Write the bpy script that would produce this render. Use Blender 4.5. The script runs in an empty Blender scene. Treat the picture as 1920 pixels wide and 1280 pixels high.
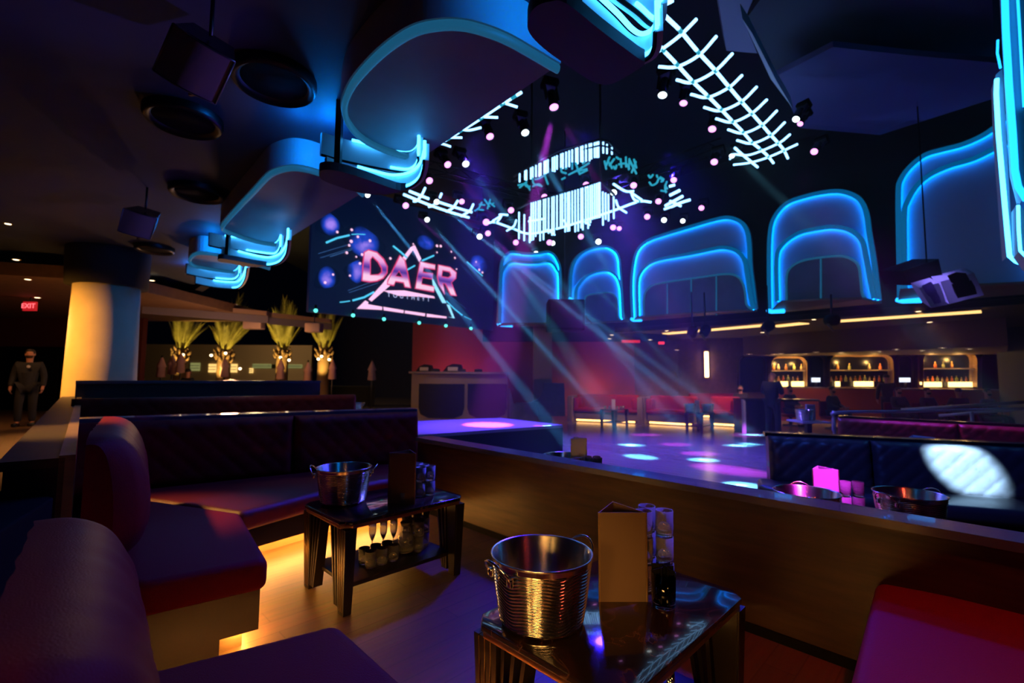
import bpy, bmesh, math, random
from mathutils import Vector, Matrix, Euler
from mathutils.geometry import tessellate_polygon
random.seed(7)
C = bpy.context.scene.collection
PI = math.pi
# ------------------------------------------------------------------ camera frame (photo is 1920x1280)
FPX = 880.0; CAMH = 1.40; TH = math.atan(66/880); RO = math.radians(.43)
_U0 = Vector((0, -math.sin(TH), math.cos(TH))); FW = Vector((0, math.cos(TH), math.sin(TH)))
RT = Vector((1, 0, 0))*math.cos(RO)+_U0*math.sin(RO); UP = -Vector((1, 0, 0))*math.sin(RO)+_U0*math.cos(RO)
EYE = Vector((0, 0, CAMH))
def ray(px, py): return FW+RT*((px-960)/FPX)+UP*((640-py)/FPX)
def Zp(px, py, z):                      # the point of height z seen at a pixel
    d = ray(px, py); return EYE+d*((z-CAMH)/d.z)
def Dp(px, py, y):                      # the point at distance y into the room seen at a pixel
    d = ray(px, py); return EYE+d*(y/d.y)
def Pp(px, py, P0, n):                  # the point of a plane seen at a pixel
    d = ray(px, py); return EYE+d*((P0-EYE).dot(n)/d.dot(n))
V = Vector
A45 = V((1, -1, 0)).normalized()        # along the divider
B45 = V((1, 1, 0)).normalized()         # across it

# ------------------------------------------------------------------ materials
MATS = {}
def _new(name):
    m = bpy.data.materials.new(name); m.use_nodes = True
    nt = m.node_tree; return m, nt, nt.nodes['Principled BSDF']
def mat(name, col, rough=.5, metal=0., bump=0., bscale=60., vary=0., vscale=6., coat=0., stretch=None, aniso=0., spec=None):
    if name in MATS: return MATS[name]
    m, nt, b = _new(name); N = nt.nodes; L = nt.links
    b.inputs['Base Color'].default_value = (*col, 1); b.inputs['Roughness'].default_value = rough
    b.inputs['Metallic'].default_value = metal; b.inputs['Coat Weight'].default_value = coat
    if spec is not None: b.inputs['Specular IOR Level'].default_value = spec
    if aniso: b.inputs['Anisotropic'].default_value = aniso
    if vary or bump:
        tc = N.new('ShaderNodeTexCoord'); mp = N.new('ShaderNodeMapping'); L.new(tc.outputs['Object'], mp.inputs['Vector'])
        if stretch: mp.inputs['Scale'].default_value = stretch
    if vary:
        t = N.new('ShaderNodeTexNoise'); t.inputs['Scale'].default_value = vscale; t.inputs['Detail'].default_value = 6
        L.new(mp.outputs['Vector'], t.inputs['Vector'])
        r = N.new('ShaderNodeValToRGB'); r.color_ramp.elements[0].position = .3; r.color_ramp.elements[1].position = .7
        r.color_ramp.elements[0].color = (*[c*(1-vary) for c in col], 1); r.color_ramp.elements[1].color = (*[min(1, c*(1+vary)) for c in col], 1)
        L.new(t.outputs['Fac'], r.inputs['Fac']); L.new(r.outputs['Color'], b.inputs['Base Color'])
    if bump:
        t = N.new('ShaderNodeTexNoise'); t.inputs['Scale'].default_value = bscale; t.inputs['Detail'].default_value = 3
        L.new(mp.outputs['Vector'], t.inputs['Vector'])
        bp = N.new('ShaderNodeBump'); bp.inputs['Strength'].default_value = bump; bp.inputs['Distance'].default_value = .01
        L.new(t.outputs['Fac'], bp.inputs['Height']); L.new(bp.outputs['Normal'], b.inputs['Normal'])
    MATS[name] = m; return m
def emat(name, col, strength):
    if name in MATS: return MATS[name]
    m, nt, b = _new(name)
    b.inputs['Base Color'].default_value = (.02, .02, .02, 1)
    b.inputs['Emission Color'].default_value = (*col, 1); b.inputs['Emission Strength'].default_value = strength
    MATS[name] = m; return m
def glass(name, col=(1, 1, 1), rough=0.0):
    m, nt, b = _new(name); b.inputs['Base Color'].default_value = (*col, 1); b.inputs['Roughness'].default_value = rough
    b.inputs['Transmission Weight'].default_value = .86; b.inputs['IOR'].default_value = 1.45
    MATS[name] = m; return m
def planks(name, c1, c2, rough, ang, w=.14, ln=1.6, bump=.1):
    m, nt, b = _new(name); N = nt.nodes; L = nt.links
    tc = N.new('ShaderNodeTexCoord'); mp = N.new('ShaderNodeMapping'); mp.inputs['Rotation'].default_value = (0, 0, ang)
    L.new(tc.outputs['Object'], mp.inputs['Vector'])
    br = N.new('ShaderNodeTexBrick'); br.inputs['Color1'].default_value = (*c1, 1); br.inputs['Color2'].default_value = (*c2, 1)
    br.inputs['Mortar'].default_value = (c1[0]*.62, c1[1]*.62, c1[2]*.62, 1); br.inputs['Scale'].default_value = 1
    br.inputs['Brick Width'].default_value = ln; br.inputs['Row Height'].default_value = w; br.inputs['Mortar Size'].default_value = .004
    L.new(mp.outputs['Vector'], br.inputs['Vector'])
    mp2 = N.new('ShaderNodeMapping'); mp2.inputs['Scale'].default_value = (1.2, 14, 1); L.new(mp.outputs['Vector'], mp2.inputs['Vector'])
    t = N.new('ShaderNodeTexNoise'); t.inputs['Scale'].default_value = 3; t.inputs['Detail'].default_value = 8; L.new(mp2.outputs['Vector'], t.inputs['Vector'])
    mx = N.new('ShaderNodeMixRGB'); mx.blend_type = 'MULTIPLY'; mx.inputs['Fac'].default_value = .55
    L.new(br.outputs['Color'], mx.inputs['Color1']); L.new(t.outputs['Color'], mx.inputs['Color2']); L.new(mx.outputs['Color'], b.inputs['Base Color'])
    b.inputs['Roughness'].default_value = rough
    bp = N.new('ShaderNodeBump'); bp.inputs['Strength'].default_value = bump; bp.inputs['Distance'].default_value = .003
    L.new(br.outputs['Fac'], bp.inputs['Height']); L.new(bp.outputs['Normal'], b.inputs['Normal'])
    MATS[name] = m; return m
def marble(name):
    m, nt, b = _new(name); N = nt.nodes; L = nt.links
    tc = N.new('ShaderNodeTexCoord')
    n1 = N.new('ShaderNodeTexNoise'); n1.inputs['Scale'].default_value = 5; n1.inputs['Detail'].default_value = 6; n1.inputs['Distortion'].default_value = 1.5
    L.new(tc.outputs['Object'], n1.inputs['Vector'])
    r = N.new('ShaderNodeValToRGB'); e = r.color_ramp.elements
    e[0].position = .0; e[0].color = (.015, .009, .007, 1); e[1].position = 1; e[1].color = (.02, .012, .009, 1)
    for p, c in ((.47, (.02, .011, .008)), (.5, (.05, .018, .01)), (.51, (.09, .04, .025)), (.53, (.035, .014, .009)), (.6, (.016, .01, .008))):
        x = e.new(p); x.color = (*c, 1)
    L.new(n1.outputs['Fac'], r.inputs['Fac']); L.new(r.outputs['Color'], b.inputs['Base Color'])
    b.inputs['Roughness'].default_value = .1; b.inputs['Coat Weight'].default_value = .5; b.inputs['Coat Roughness'].default_value = .03
    MATS[name] = m; return m

M_floor = planks('oak_floor', (.27, .14, .06), (.21, .108, .047), .42, -PI/4)
M_dance = planks('dance_floor', (.30, .25, .235), (.26, .215, .2), .24, PI/4, .2, 2.4, .03)
M_walk = planks('walkway_floor', (.34, .2, .1), (.27, .15, .07), .4, PI/4)
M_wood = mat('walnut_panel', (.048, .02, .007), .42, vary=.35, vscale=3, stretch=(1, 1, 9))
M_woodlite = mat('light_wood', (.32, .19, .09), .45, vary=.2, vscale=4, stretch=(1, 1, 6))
M_greywood = mat('grey_brown_laminate', (.17, .13, .11), .55, vary=.12)
M_darkwood = mat('black_stained_wood', (.012, .008, .006), .32, vary=.3, vscale=8)
M_ledge = mat('gloss_dark_ledge', (.08, .08, .12), .25, coat=.3)
M_leather = mat('red_leather', (.26, .01, .014), .55, bump=.25, bscale=220, spec=.16)
M_leather2 = mat('oxblood_leather', (.16, .012, .012), .38, bump=.25, bscale=220)
M_leather3 = mat('wine_leather', (.055, .028, .034), .36, bump=.2, bscale=220, coat=.25)
M_leatherdk = mat('dark_oxblood_leather', (.15, .009, .009), .5, bump=.25, bscale=220, spec=.2)
M_black = mat('black_matte', (.005, .005, .005), .85, spec=.12)
M_blackgloss = mat('black_gloss', (.008, .008, .01), .25)
M_ceil = mat('ceiling_paint', (.03, .04, .065), .7, vary=.05)
M_void = mat('black_void_paint', (.012, .012, .015), .9)
M_white = mat('white_matte', (.75, .75, .77), .6)
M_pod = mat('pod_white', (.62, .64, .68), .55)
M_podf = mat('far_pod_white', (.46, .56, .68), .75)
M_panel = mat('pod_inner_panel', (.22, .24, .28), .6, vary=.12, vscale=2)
M_steel = mat('brushed_steel', (.82, .74, .64), .17, 1.)
M_brushed = mat('brushed_liner_steel', (.8, .74, .68), .26, 1., aniso=.9); M_brushed.node_tree.nodes['Principled BSDF'].inputs['Anisotropic Rotation'].default_value = .25
M_chrome = mat('polished_steel', (.85, .82, .8), .1, 1.)
M_rail = mat('satin_rail_metal', (.5, .5, .52), .38, .7)
M_brass = mat('brass', (.75, .45, .16), .3, 1.)
M_gun = mat('dark_metal', (.05, .05, .055), .4, 1.)
M_card = mat('brown_card', (.13, .07, .034), .7)
M_cardw = mat('pale_card', (.5, .45, .5), .6)
M_glass = glass('clear_glass')
M_glassc = glass('bright_clear_glass'); M_glassc.node_tree.nodes['Principled BSDF'].inputs['Transmission Weight'].default_value = 1
M_redwall = mat('dark_red_wall', (.12, .02, .018), .8)
M_maroon = mat('maroon_backdrop', (.30, .07, .055), .75)
M_brownwall = mat('brown_wall', (.16, .085, .045), .7, vary=.15)
M_plaster = mat('plaster', (.55, .48, .38), .85, vary=.1, vscale=2)
M_suit = mat('black_suit', (.012, .012, .016), .8)
M_suit2 = mat('navy_suit', (.02, .022, .04), .8)
M_skin = mat('skin', (.45, .2, .12), .5)
M_hair = mat('black_hair', (.01, .008, .007), .6)
M_palm = mat('palm_green', (.28, .26, .05), .6, vary=.3)
M_trunk = mat('palm_trunk', (.2, .12, .06), .9, bump=.6, bscale=20)
M_cloth = mat('pink_umbrella_cloth', (.6, .35, .35), .8)
M_shrub = mat('dark_foliage', (.02, .025, .01), .9)
M_stage = mat('stage_vinyl', (.4, .38, .46), .35)
M_stageside = mat('stage_skirt', (.03, .05, .06), .5)
M_screenbez = mat('screen_black', (.004, .004, .006), .4)
M_grille = mat('speaker_grille', (.4, .38, .4), .4, .5, bump=.4, bscale=500)
M_marble = marble('dark_marble')
M_amber = emat('amber_led', (1., .44, .085), 95)
M_amber_far = emat('amber_led_far', (1., .5, .12), 6)
M_cyan = emat('cyan_led', (.01, .32, 1.), 3.0)
M_cyan_hot = emat('cyan_led_hot', (.04, .40, 1.), 9)
M_cyan_dim = emat('cyan_led_soft', (.0, .22, .60), .42); M_cove = emat('cove_led', (.0, .21, 1.), 21)
M_cyan_rim = emat('cyan_led_rim', (.02, .2, .42), .4)
M_neon = emat('white_neon', (.25, .56, 1.), 3.4)
M_neonblue = emat('teal_neon', (.02, .42, .6), .8)
M_lens_p = emat('magenta_lens', (1., .33, 1.), 2.4)
M_lens_w = emat('white_lens', (.8, .98, 1.), 4)
M_exit = emat('exit_red', (1., .03, .05), 1.6)
M_warm = emat('warm_bulb', (1., .72, .4), 6)
M_bar = emat('bar_strip', (1., .6, .2), 1.6)
M_lampw = emat('wall_lamp_glow', (1., .66, .28), 7)
M_baselight = emat('back_bar_glow', (1., .62, .2), 4.)
M_teal = emat('teal_pin_light', (.1, .8, .7), 2)

# ------------------------------------------------------------------ mesh builder
class MB:
    def __init__(s): s.v = []; s.f = []; s.mi = []; s.cur = 0; s.sm = []
    def add(s, vs, fs, smooth=False):
        o = len(s.v); s.v += [V(v) for v in vs]
        for f in fs: s.f.append(tuple(i+o for i in f)); s.mi.append(s.cur); s.sm.append(smooth)
        return s
    def box(s, c, size, rz=0, mtx=None):
        c = V(c); x, y, z = [d/2 for d in size]
        R = mtx if mtx is not None else Matrix.Rotation(rz, 3, 'Z')
        vs = [c+R@V((a*x, b*y, d*z)) for d in (-1, 1) for a, b in ((-1, -1), (1, -1), (1, 1), (-1, 1))]
        return s.add(vs, [(3, 2, 1, 0), (4, 5, 6, 7), (0, 1, 5, 4), (1, 2, 6, 5), (2, 3, 7, 6), (3, 0, 4, 7)])
    def rbox(s, c, size, r, rz=0, seg=3, mtx=None):
        bm = bmesh.new(); bmesh.ops.create_cube(bm, size=1)
        bmesh.ops.scale(bm, vec=size, verts=bm.verts)
        bmesh.ops.bevel(bm, geom=bm.edges[:], offset=min(r, min(size)*.49), segments=seg, profile=.5, affect='EDGES')
        R = mtx if mtx is not None else Matrix.Rotation(rz, 3, 'Z'); c = V(c)
        bm.verts.index_update()
        s.add([c+R@v.co for v in bm.verts], [tuple(v.index for v in f.verts) for f in bm.faces], True); bm.free(); return s
    def prism(s, poly, z0, z1, bev=0., seg=3):
        bm = bmesh.new(); vs = [bm.verts.new((p[0], p[1], z0)) for p in poly]
        f = bm.faces.new(vs); f.normal_update()
        if f.normal.z > 0: f.normal_flip()
        r = bmesh.ops.extrude_face_region(bm, geom=[f])
        bmesh.ops.translate(bm, vec=(0, 0, z1-z0), verts=[g for g in r['geom'] if isinstance(g, bmesh.types.BMVert)])
        bmesh.ops.recalc_face_normals(bm, faces=bm.faces)
        if bev:
            es = [e for e in bm.edges if len(e.link_faces) == 2 and e.calc_face_angle(0) > .5]
            bmesh.ops.bevel(bm, geom=es, offset=bev, segments=seg, profile=.5, affect='EDGES')
        bm.verts.index_update()
        s.add([v.co.copy() for v in bm.verts], [tuple(v.index for v in f.verts) for f in bm.faces], bool(bev)); bm.free(); return s
    def slab(s, pts, off):               # planar polygon pts extruded by vector off
        n = len(pts); off = V(off); pts = [V(p) for p in pts]
        vs = pts+[p+off for p in pts]
        tri = tessellate_polygon([pts])
        fs = [tuple(t) for t in tri]+[tuple(i+n for i in reversed(t)) for t in tri]
        fs += [(i, (i+1) % n, (i+1) % n+n, i+n) for i in range(n)]
        bm = bmesh.new(); bv = [bm.verts.new(v) for v in vs]
        for f in fs:
            try: bm.faces.new([bv[i] for i in f])
            except ValueError: pass
        bmesh.ops.recalc_face_normals(bm, faces=bm.faces); bm.verts.index_update()
        s.add([v.co.copy() for v in bm.verts], [tuple(v.index for v in f.verts) for f in bm.faces]); bm.free(); return s
    def flat(s, loops):                  # planar face with holes
        pts = [V(p) for l in loops for p in l]
        return s.add(pts, [tuple(t) for t in tessellate_polygon([[V(p) for p in l] for l in loops])])
    def tube(s, path, r, seg=8, closed=False, caps=True, flatz=1.):
        P = [V(p) for p in path]; n = len(P); rs = r if isinstance(r, (list, tuple)) else [r]*n
        rings = []; ref = None
        for i in range(n):
            a = P[i-1] if (i > 0 or closed) else P[i]; b = P[(i+1) % n] if (i < n-1 or closed) else P[i]
            t = (b-a); t = t.normalized() if t.length > 1e-9 else V((0, 0, 1))
            if ref is None:
                ref = V((0, 0, 1)) if abs(t.z) < .9 else V((1, 0, 0))
            u = ref-t*ref.dot(t)
            if u.length < 1e-6: u = t.orthogonal()
            u.normalize(); w = t.cross(u); ref = u
            rings.append([P[i]+(u*math.cos(k*2*PI/seg)*flatz+w*math.sin(k*2*PI/seg))*rs[i] for k in range(seg)])
        vs = [p for q in rings for p in q]; fs = []
        for i in range(n if closed else n-1):
            j = (i+1) % n
            for k in range(seg): l = (k+1) % seg; fs.append((i*seg+k, i*seg+l, j*seg+l, j*seg+k))
        if caps and not closed: fs.append(tuple(range(seg-1, -1, -1))); fs.append(tuple((n-1)*seg+k for k in range(seg)))
        return s.add(vs, fs, True)
    def lathe(s, prof, seg=24, c=(0, 0, 0), mtx=None, fn=None):
        c = V(c); R = mtx if mtx is not None else Matrix.Identity(3); vs = []; fs = []; n = len(prof)
        for i, (r, z) in enumerate(prof):
            for k in range(seg):
                a = k*2*PI/seg; rr = r+(fn(i, a) if fn else 0)
                vs.append(c+R@V((rr*math.cos(a), rr*math.sin(a), z)))
        for i in range(n-1):
            for k in range(seg):
                l = (k+1) % seg; fs.append((i*seg+k, i*seg+l, (i+1)*seg+l, (i+1)*seg+k))
        return s.add(vs, fs, True)
    def grid(s, fn, nu, nv, smooth=True):
        vs = [fn(i/nu, j/nv) for j in range(nv+1) for i in range(nu+1)]
        fs = [(j*(nu+1)+i, j*(nu+1)+i+1, (j+1)*(nu+1)+i+1, (j+1)*(nu+1)+i) for j in range(nv) for i in range(nu)]
        return s.add(vs, fs, smooth)
    def build(s, name, m, parent=None, world=True):
        me = bpy.data.meshes.new(name); base = V((0, 0, 0))
        if parent is not None and world:
            p = parent
            while p is not None: base = base+p.location; p = p.parent
        elif parent is None and s.v:        # origin at the base centre of the thing
            lo = V([min(v[i] for v in s.v) for i in range(3)]); hi = V([max(v[i] for v in s.v) for i in range(3)])
            base = V(((lo.x+hi.x)/2, (lo.y+hi.y)/2, lo.z))
        me.from_pydata([v-base for v in s.v], [], s.f)
        ms = m if isinstance(m, (list, tuple)) else [m]
        for x in ms: me.materials.append(x)
        me.polygons.foreach_set('material_index', s.mi); me.polygons.foreach_set('use_smooth', s.sm); me.update()
        o = bpy.data.objects.new(name, me); C.objects.link(o)
        if parent is not None: o.parent = parent
        else: o.location = base
        return o
def autosmooth(o, ang=40):
    m = o.modifiers.new('es', 'EDGE_SPLIT'); m.split_angle = math.radians(ang); return o
def tag(o, label, cat, group=None, kind=None):
    o['label'] = label; o['category'] = cat
    if group: o['group'] = group
    if kind: o['kind'] = kind
    return o
def thing(name, label, cat, loc=(0, 0, 0), rz=0, group=None):
    o = bpy.data.objects.new(name, None); C.objects.link(o); o.empty_display_size = .1
    o.location = loc; o.rotation_euler = (0, 0, rz); return tag(o, label, cat, group)
def struct(name, mb, m):
    o = mb.build(name, m); o['kind'] = 'structure'; return o
def dup(root, loc, rz, label, group=None):
    r = root.copy(); C.objects.link(r); r.location = loc; r.rotation_euler = (0, 0, rz); r['label'] = label
    if group: r['group'] = group
    for ch in list(root.children):
        c = ch.copy(); C.objects.link(c); c.parent = r
        for g in ch.children:
            d = g.copy(); C.objects.link(d); d.parent = c
    return r
ORD = 'first second third fourth fifth sixth seventh eighth ninth tenth eleventh twelfth thirteenth fourteenth fifteenth sixteenth seventeenth eighteenth nineteenth twentieth twenty-first twenty-second twenty-third twenty-fourth twenty-fifth twenty-sixth twenty-seventh twenty-eighth twenty-ninth thirtieth thirty-first thirty-second'.split()
def smooth_path(pts, k=6, closed=False):        # Catmull-Rom
    P = [V(p) for p in pts]; n = len(P); out = []
    for i in range(n if closed else n-1):
        p0 = P[i-1] if (i > 0 or closed) else P[i]*2-P[i+1]; p1 = P[i]; p2 = P[(i+1) % n]
        p3 = P[(i+2) % n] if (i+2 < n or closed) else p2*2-p1
        for j in range(k):
            t = j/k; out.append(.5*((2*p1)+(p2-p0)*t+(2*p0-5*p1+4*p2-p3)*t*t+(3*p1-p0-3*p2+p3)*t**3))
    if not closed: out.append(P[-1])
    return out
def lamp(name, kind, loc, col, power, target=None, size=None, blend=.3, radius=.05):
    l = bpy.data.lights.new(name, kind); l.color = col; l.energy = power
    if kind == 'SPOT': l.spot_size = size; l.spot_blend = blend; l.shadow_soft_size = radius
    elif kind == 'POINT': l.shadow_soft_size = radius
    o = bpy.data.objects.new(name, l); C.objects.link(o); o.location = loc
    if target is not None: o.rotation_euler = (V(target)-V(loc)).to_track_quat('-Z', 'Y').to_euler()
    return o

# ================================================================== SETTING
ZD = -.16                                # dance floor level; the booths stand a step higher
b = MB(); b.prism([(-22, -4), (26, -4), (26, 34), (-22, 34)], ZD-.1, ZD); struct('floor', b, M_dance)
b = MB(); b.prism([(-2.6, -2.5), (6.4, -2.5), (6.2, 0.0), (2.6, 1.62), (-1.05, 5.2), (-3.0, 8.0), (-7.2, 8.4), (-4.9, 5.0), (-2.25, 2.1)], ZD, 0); struct('floor_booths', b, M_floor)
b = MB(); b.prism([(-2.62, -2.5), (-2.4, 2.35), (-7.6, 8.2), (-7.6, 16), (-19.8, 16), (-19.8, -2.5)], ZD, .17); struct('floor_walkway', b, M_walk)
b = MB(); b.prism([(2.45, 2.05), (6.3, .3), (9.0, 4.2), (5.2, 6.2), (4.1, 6.0), (.3, 4.15)], ZD, -.06); struct('floor_lower_booths', b, M_floor)
# ceiling over the booths, its edge follows the rim of the dance hall
RING = lambda t: V((.78, 2.65, 0))+V((-.679, .734, 0))*t
OUT = V((-.734, -.679, 0))               # from the hall outwards
r0, r1 = RING(-4.5), RING(15.5)
b = MB(); b.prism([(r0.x, r0.y), (r1.x, r1.y), (-19.9, 13), (-19.9, -4), (r0.x, -4)], 3.75, 3.95); struct('ceiling', b, M_ceil)
b = MB(); b.slab([r0+V((0, 0, 3.62)), r1+V((0, 0, 3.62)), r1+V((0, 0, 8.4)), r0+V((0, 0, 8.4))], OUT*.2); struct('wall_rim', b, M_void)
b = MB(); b.prism([(-14, -4), (26, -4), (26, 34), (-14, 34)], 8.4, 8.6); struct('ceiling_hall', b, M_void)
# left side: low amber-lit ceiling, dark red wall with a doorway
b = MB(); b.prism([(-19.9, 5.6), (-8.3, 9.2), (-8.3, 16.4), (-19.9, 16.4)], 3.25, 3.5); struct('ceiling_walkway', b, M_brownwall)
b = MB(); y = 15.6
b.box((-13.5, y, 1.7), (2.5, .2, 3.4)); b.box((-17.2, y, 2.83), (5.0, .2, 1.1)); b.box((-19.2, y, 1.7), (1.6, .2, 3.4))
b.box((-19.9, 6, 1.7), (.2, 20, 3.4)); struct('wall_left', b, M_redwall)
b = MB(); b.box((-16.6, 15.95, 1.2), (4.0, .1, 2.2)); b.box((-15.4, 15.5, 1.17), (.9, .06, 2.0)); o = struct('door_1', b, M_black)
# far wall: red backdrops left and right of a pillar, screen wall above
b = MB(); p0 = Dp(772, 700, 17.5); p1 = Dp(1190, 700, 20); 
b.slab([V((p0.x, 17.5, ZD)), V((p1.x, 20, ZD)), V((p1.x, 20, 8.4)), V((p0.x, 17.5, 8.4))], V((0, .2, 0))); struct('wall_back', b, M_maroon)
b = MB(); q0 = Dp(1190, 700, 20.05); q1 = V((14.2, 21.5, 0)); q2 = V((20.5, 17.2, 0))
b.slab([V((q0.x, 20, ZD)), V((q1.x, q1.y, ZD)), V((q1.x, q1.y, 8.4)), V((q0.x, 20, 8.4))], V((0, .2, 0))); struct('wall_far_right', b, M_brownwall)
# soffit that carries the pods above the right-hand booths
RP0 = V((5.7, 14.7, 0)); RN = -B45
b = MB(); e0 = RP0+A45*-5.2+B45*.9; e1 = RP0+A45*9.2+B45*.9
b.slab([e0+V((0, 0, 3.1)), e1+V((0, 0, 3.1)), e1+V((0, 0, 8.4)), e0+V((0, 0, 8.4))], B45*.2); struct('wall_right', b, M_void)
b = MB(); b.prism([(e0.x, e0.y), (e1.x, e1.y), (24, 6), (24, 26), (3, 26)], 3.09, 3.25); struct('ceiling_bar', b, mat('bar_ceiling', (.16, .11, .075), .8))
# pillar beside the red backdrop
b = MB(); c = Dp(1017, 680, 16.2); b.box((c.x, 16.2, 1.85), (.62, .5, 4.0)); struct('wall_pillar', b, mat('pillar_panel', (.3, .2, .11), .6))
# round column on the left
cc = Dp(196, 620, 8.9)
b = MB(); b.lathe([(.0, .1), (.56, .1), (.535, 1.2), (.5, 3.06), (0, 3.06)], 48, (cc.x, cc.y, 0)); struct('wall_column', b, M_plaster)
b = MB(); b.lathe([(0, 3.05), (.62, 3.05), (.64, 3.76)], 40, (cc.x, cc.y, 0)); struct('trim_3', b, M_void)
# right-hand pillar of the bar
b = MB(); c = Dp(1912, 640, 15); b.box((c.x+.2, 15, 1.9), (.95, .95, 4.1)); struct('wall_bar_pillar', b, mat('blue_grey_paint', (.09, .13, .17), .7))

# ------------------------------------------------------------------ divider between our booth and the next
dl0 = V((-1.02, 5.06, 0)); dl1 = V((3.35, .62, 0)); dd = (dl1-dl0).normalized(); dn = V((-dd.y, dd.x, 0))
t = thing('divider_wall', 'low wood divider wall with glossy dark ledge between our booth and the next', 'divider', dl0.lerp(dl1, .5))
b = MB(); b.slab([dl0+dn*.03, dl1+dn*.03, dl1+dn*.03+V((0, 0, .71)), dl0+dn*.03+V((0, 0, .71))], dn*.12); b.build('wood_panel', M_wood, t)
b = MB(); b.slab([dl0+V((0, 0, .71)), dl1+V((0, 0, .71)), dl1+dn*.2+V((0, 0, .71)), dl0+dn*.2+V((0, 0, .71))], (0, 0, .04)); b.build('ledge', M_ledge, t)
b = MB(); b.slab([dl0+dn*.02, dl1+dn*.02, dl1+dn*.02+V((0, 0, .05)), dl0+dn*.02+V((0, 0, .05))], dn*.02); b.build('kick_strip', M_black, t)

# back partition behind the left sofa, and the left partition with its amber-lit edge
bk0 = V((-3.66, 3.93, 0)); bk1 = V((-1.1, 5.52, 0)); bd = (bk1-bk0).normalized(); bn = V((-bd.y, bd.x, 0))
t = thing('booth_partition', 'dark partition with glossy ledge running behind the long left sofa', 'partition', bk0.lerp(bk1, .5))
b = MB(); b.slab([bk0+bn*.02, bk1+bn*.02, bk1+bn*.02+V((0, 0, .98)), bk0+bn*.02+V((0, 0, .98))], bn*.1); b.build('panel', M_darkwood, t)
b = MB(); b.slab([bk0+V((0, 0, .98)), bk1+V((0, 0, .98)), bk1+bn*.22+V((0, 0, .98)), bk0+bn*.22+V((0, 0, .98))], (0, 0, .04)); b.build('ledge', M_ledge, t)
lw0 = V((-2.02, 2.16, 0)); lw1 = V((-7.2, 7.86, 0)); ld = (lw1-lw0).normalized(); ln = V((-ld.y, ld.x, 0))
t = thing('booth_partition', 'brown wood topped partition along the left walkway with an amber lit edge trim', 'partition', lw0)
b = MB(); b.slab([lw0, lw1, lw1+V((0, 0, .98)), lw0+V((0, 0, .98))], ln*.19); b.build('panel', M_darkwood, t)
b = MB(); b.slab([lw0+V((0, 0, .98)), lw1+V((0, 0, .98)), lw1+ln*.21+V((0, 0, .98)), lw0+ln*.21+V((0, 0, .98))], (0, 0, .04)); b.build('top_board', mat('dark_walnut_board', (.05, .025, .012), .5, vary=.25, vscale=4), t)
b = MB(); b.slab([lw0-ln*.035, lw1-ln*.035, lw1-ln*.035+V((0, 0, 1.03)), lw0-ln*.035+V((0, 0, 1.03))], ln*.055); b.build('edge_trim', M_woodlite, t)
s0 = V((-1.62, .9, 0)); s1 = V((-2.08, 2.12, 0))
t = thing('booth_partition', 'black lower partition at the left edge beside the nearest sofa cushion', 'partition', s0)
b = MB(); b.prism([(-1.52, .55), (-1.66, 1.5), (-2.0, 2.1), (-2.35, 2.3), (-2.4, .5)], 0, .86, .01); b.build('panel', M_black, t)
# second row partition
q0 = V((-6.75, 7.3, 0)); q1 = V((-3.9, 9.6, 0)); qd = (q1-q0).normalized(); qn = V((-qd.y, qd.x, 0))
t = thing('booth_partition', 'dark blue black partition of the second row in front of the column', 'partition', q0.lerp(q1, .5))
b = MB(); b.slab([q0, q1, q1+V((0, 0, 1.24)), q0+V((0, 0, 1.24))], qn*.12); b.build('panel', mat('blue_black_panel', (.02, .024, .03), .4), t)
b = MB(); b.slab([q0-qn*.04+V((0, 0, 1.24)), q1-qn*.04+V((0, 0, 1.24)), q1+qn*.2+V((0, 0, 1.24)), q0+qn*.2+V((0, 0, 1.24))], (0, 0, .05)); b.build('ledge', M_ledge, t)

# ================================================================== SOFAS
def quilt(fr, ln_, ht, th, s=.17, depth=.014, lean=.0, nu=None, round_=.07):
    # quilted cushion in frame fr(u along, w out, z up): front face with stitched diamonds, rounded border, back
    nu = nu or max(24, int(ln_/.022)); nv = max(16, int(ht/.022))
    def h(u, z):
        a = (u+z)/s; c = (u-z)/s
        da = abs(a-round(a)); dc = abs(c-round(c)); d = min(da, dc)*s
        return -depth*math.exp(-(d/.012)**2)
    def edge(u, z):
        e = min(u, ln_-u, z, ht-z)
        if e >= round_: return 0
        k = 1-e/round_; return -round_*(1-math.sqrt(max(0, 1-k*k)))
    b = MB()
    def P(i, j):
        u = i*ln_; z = j*ht; return fr(u, th+h(u, z)+edge(u, z)-lean*(z/ht), z)
    b.grid(P, nu, nv)
    def Q(i, j): u = i*ln_; z = j*ht; return fr(ln_-u, 0-lean*(z/ht), z)
    b.grid(Q, 2, 2)
    for side in (0, 1):
        b.grid(lambda i, j: fr((0 if side else ln_), (i*(th+edge(0, j*ht))) - lean*j, j*ht) if side else fr(ln_, (1-i)*(th-round_)-lean*j, j*ht), 2, nv)
    b.grid(lambda i, j: fr(i*ln_, (1-j)*(th-round_)-lean, ht), nu, 2)
    b.grid(lambda i, j: fr(i*ln_, j*(th-round_), 0), nu, 2)
    return b
def frame(o, d, n, z0):
    o = V(o); return lambda u, w, z: o+d*u+n*w+V((0, 0, z0+z))
def seatslab(b, poly, z0, z1, r=.05): b.prism(poly, z0, z1, r, 4)

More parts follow.
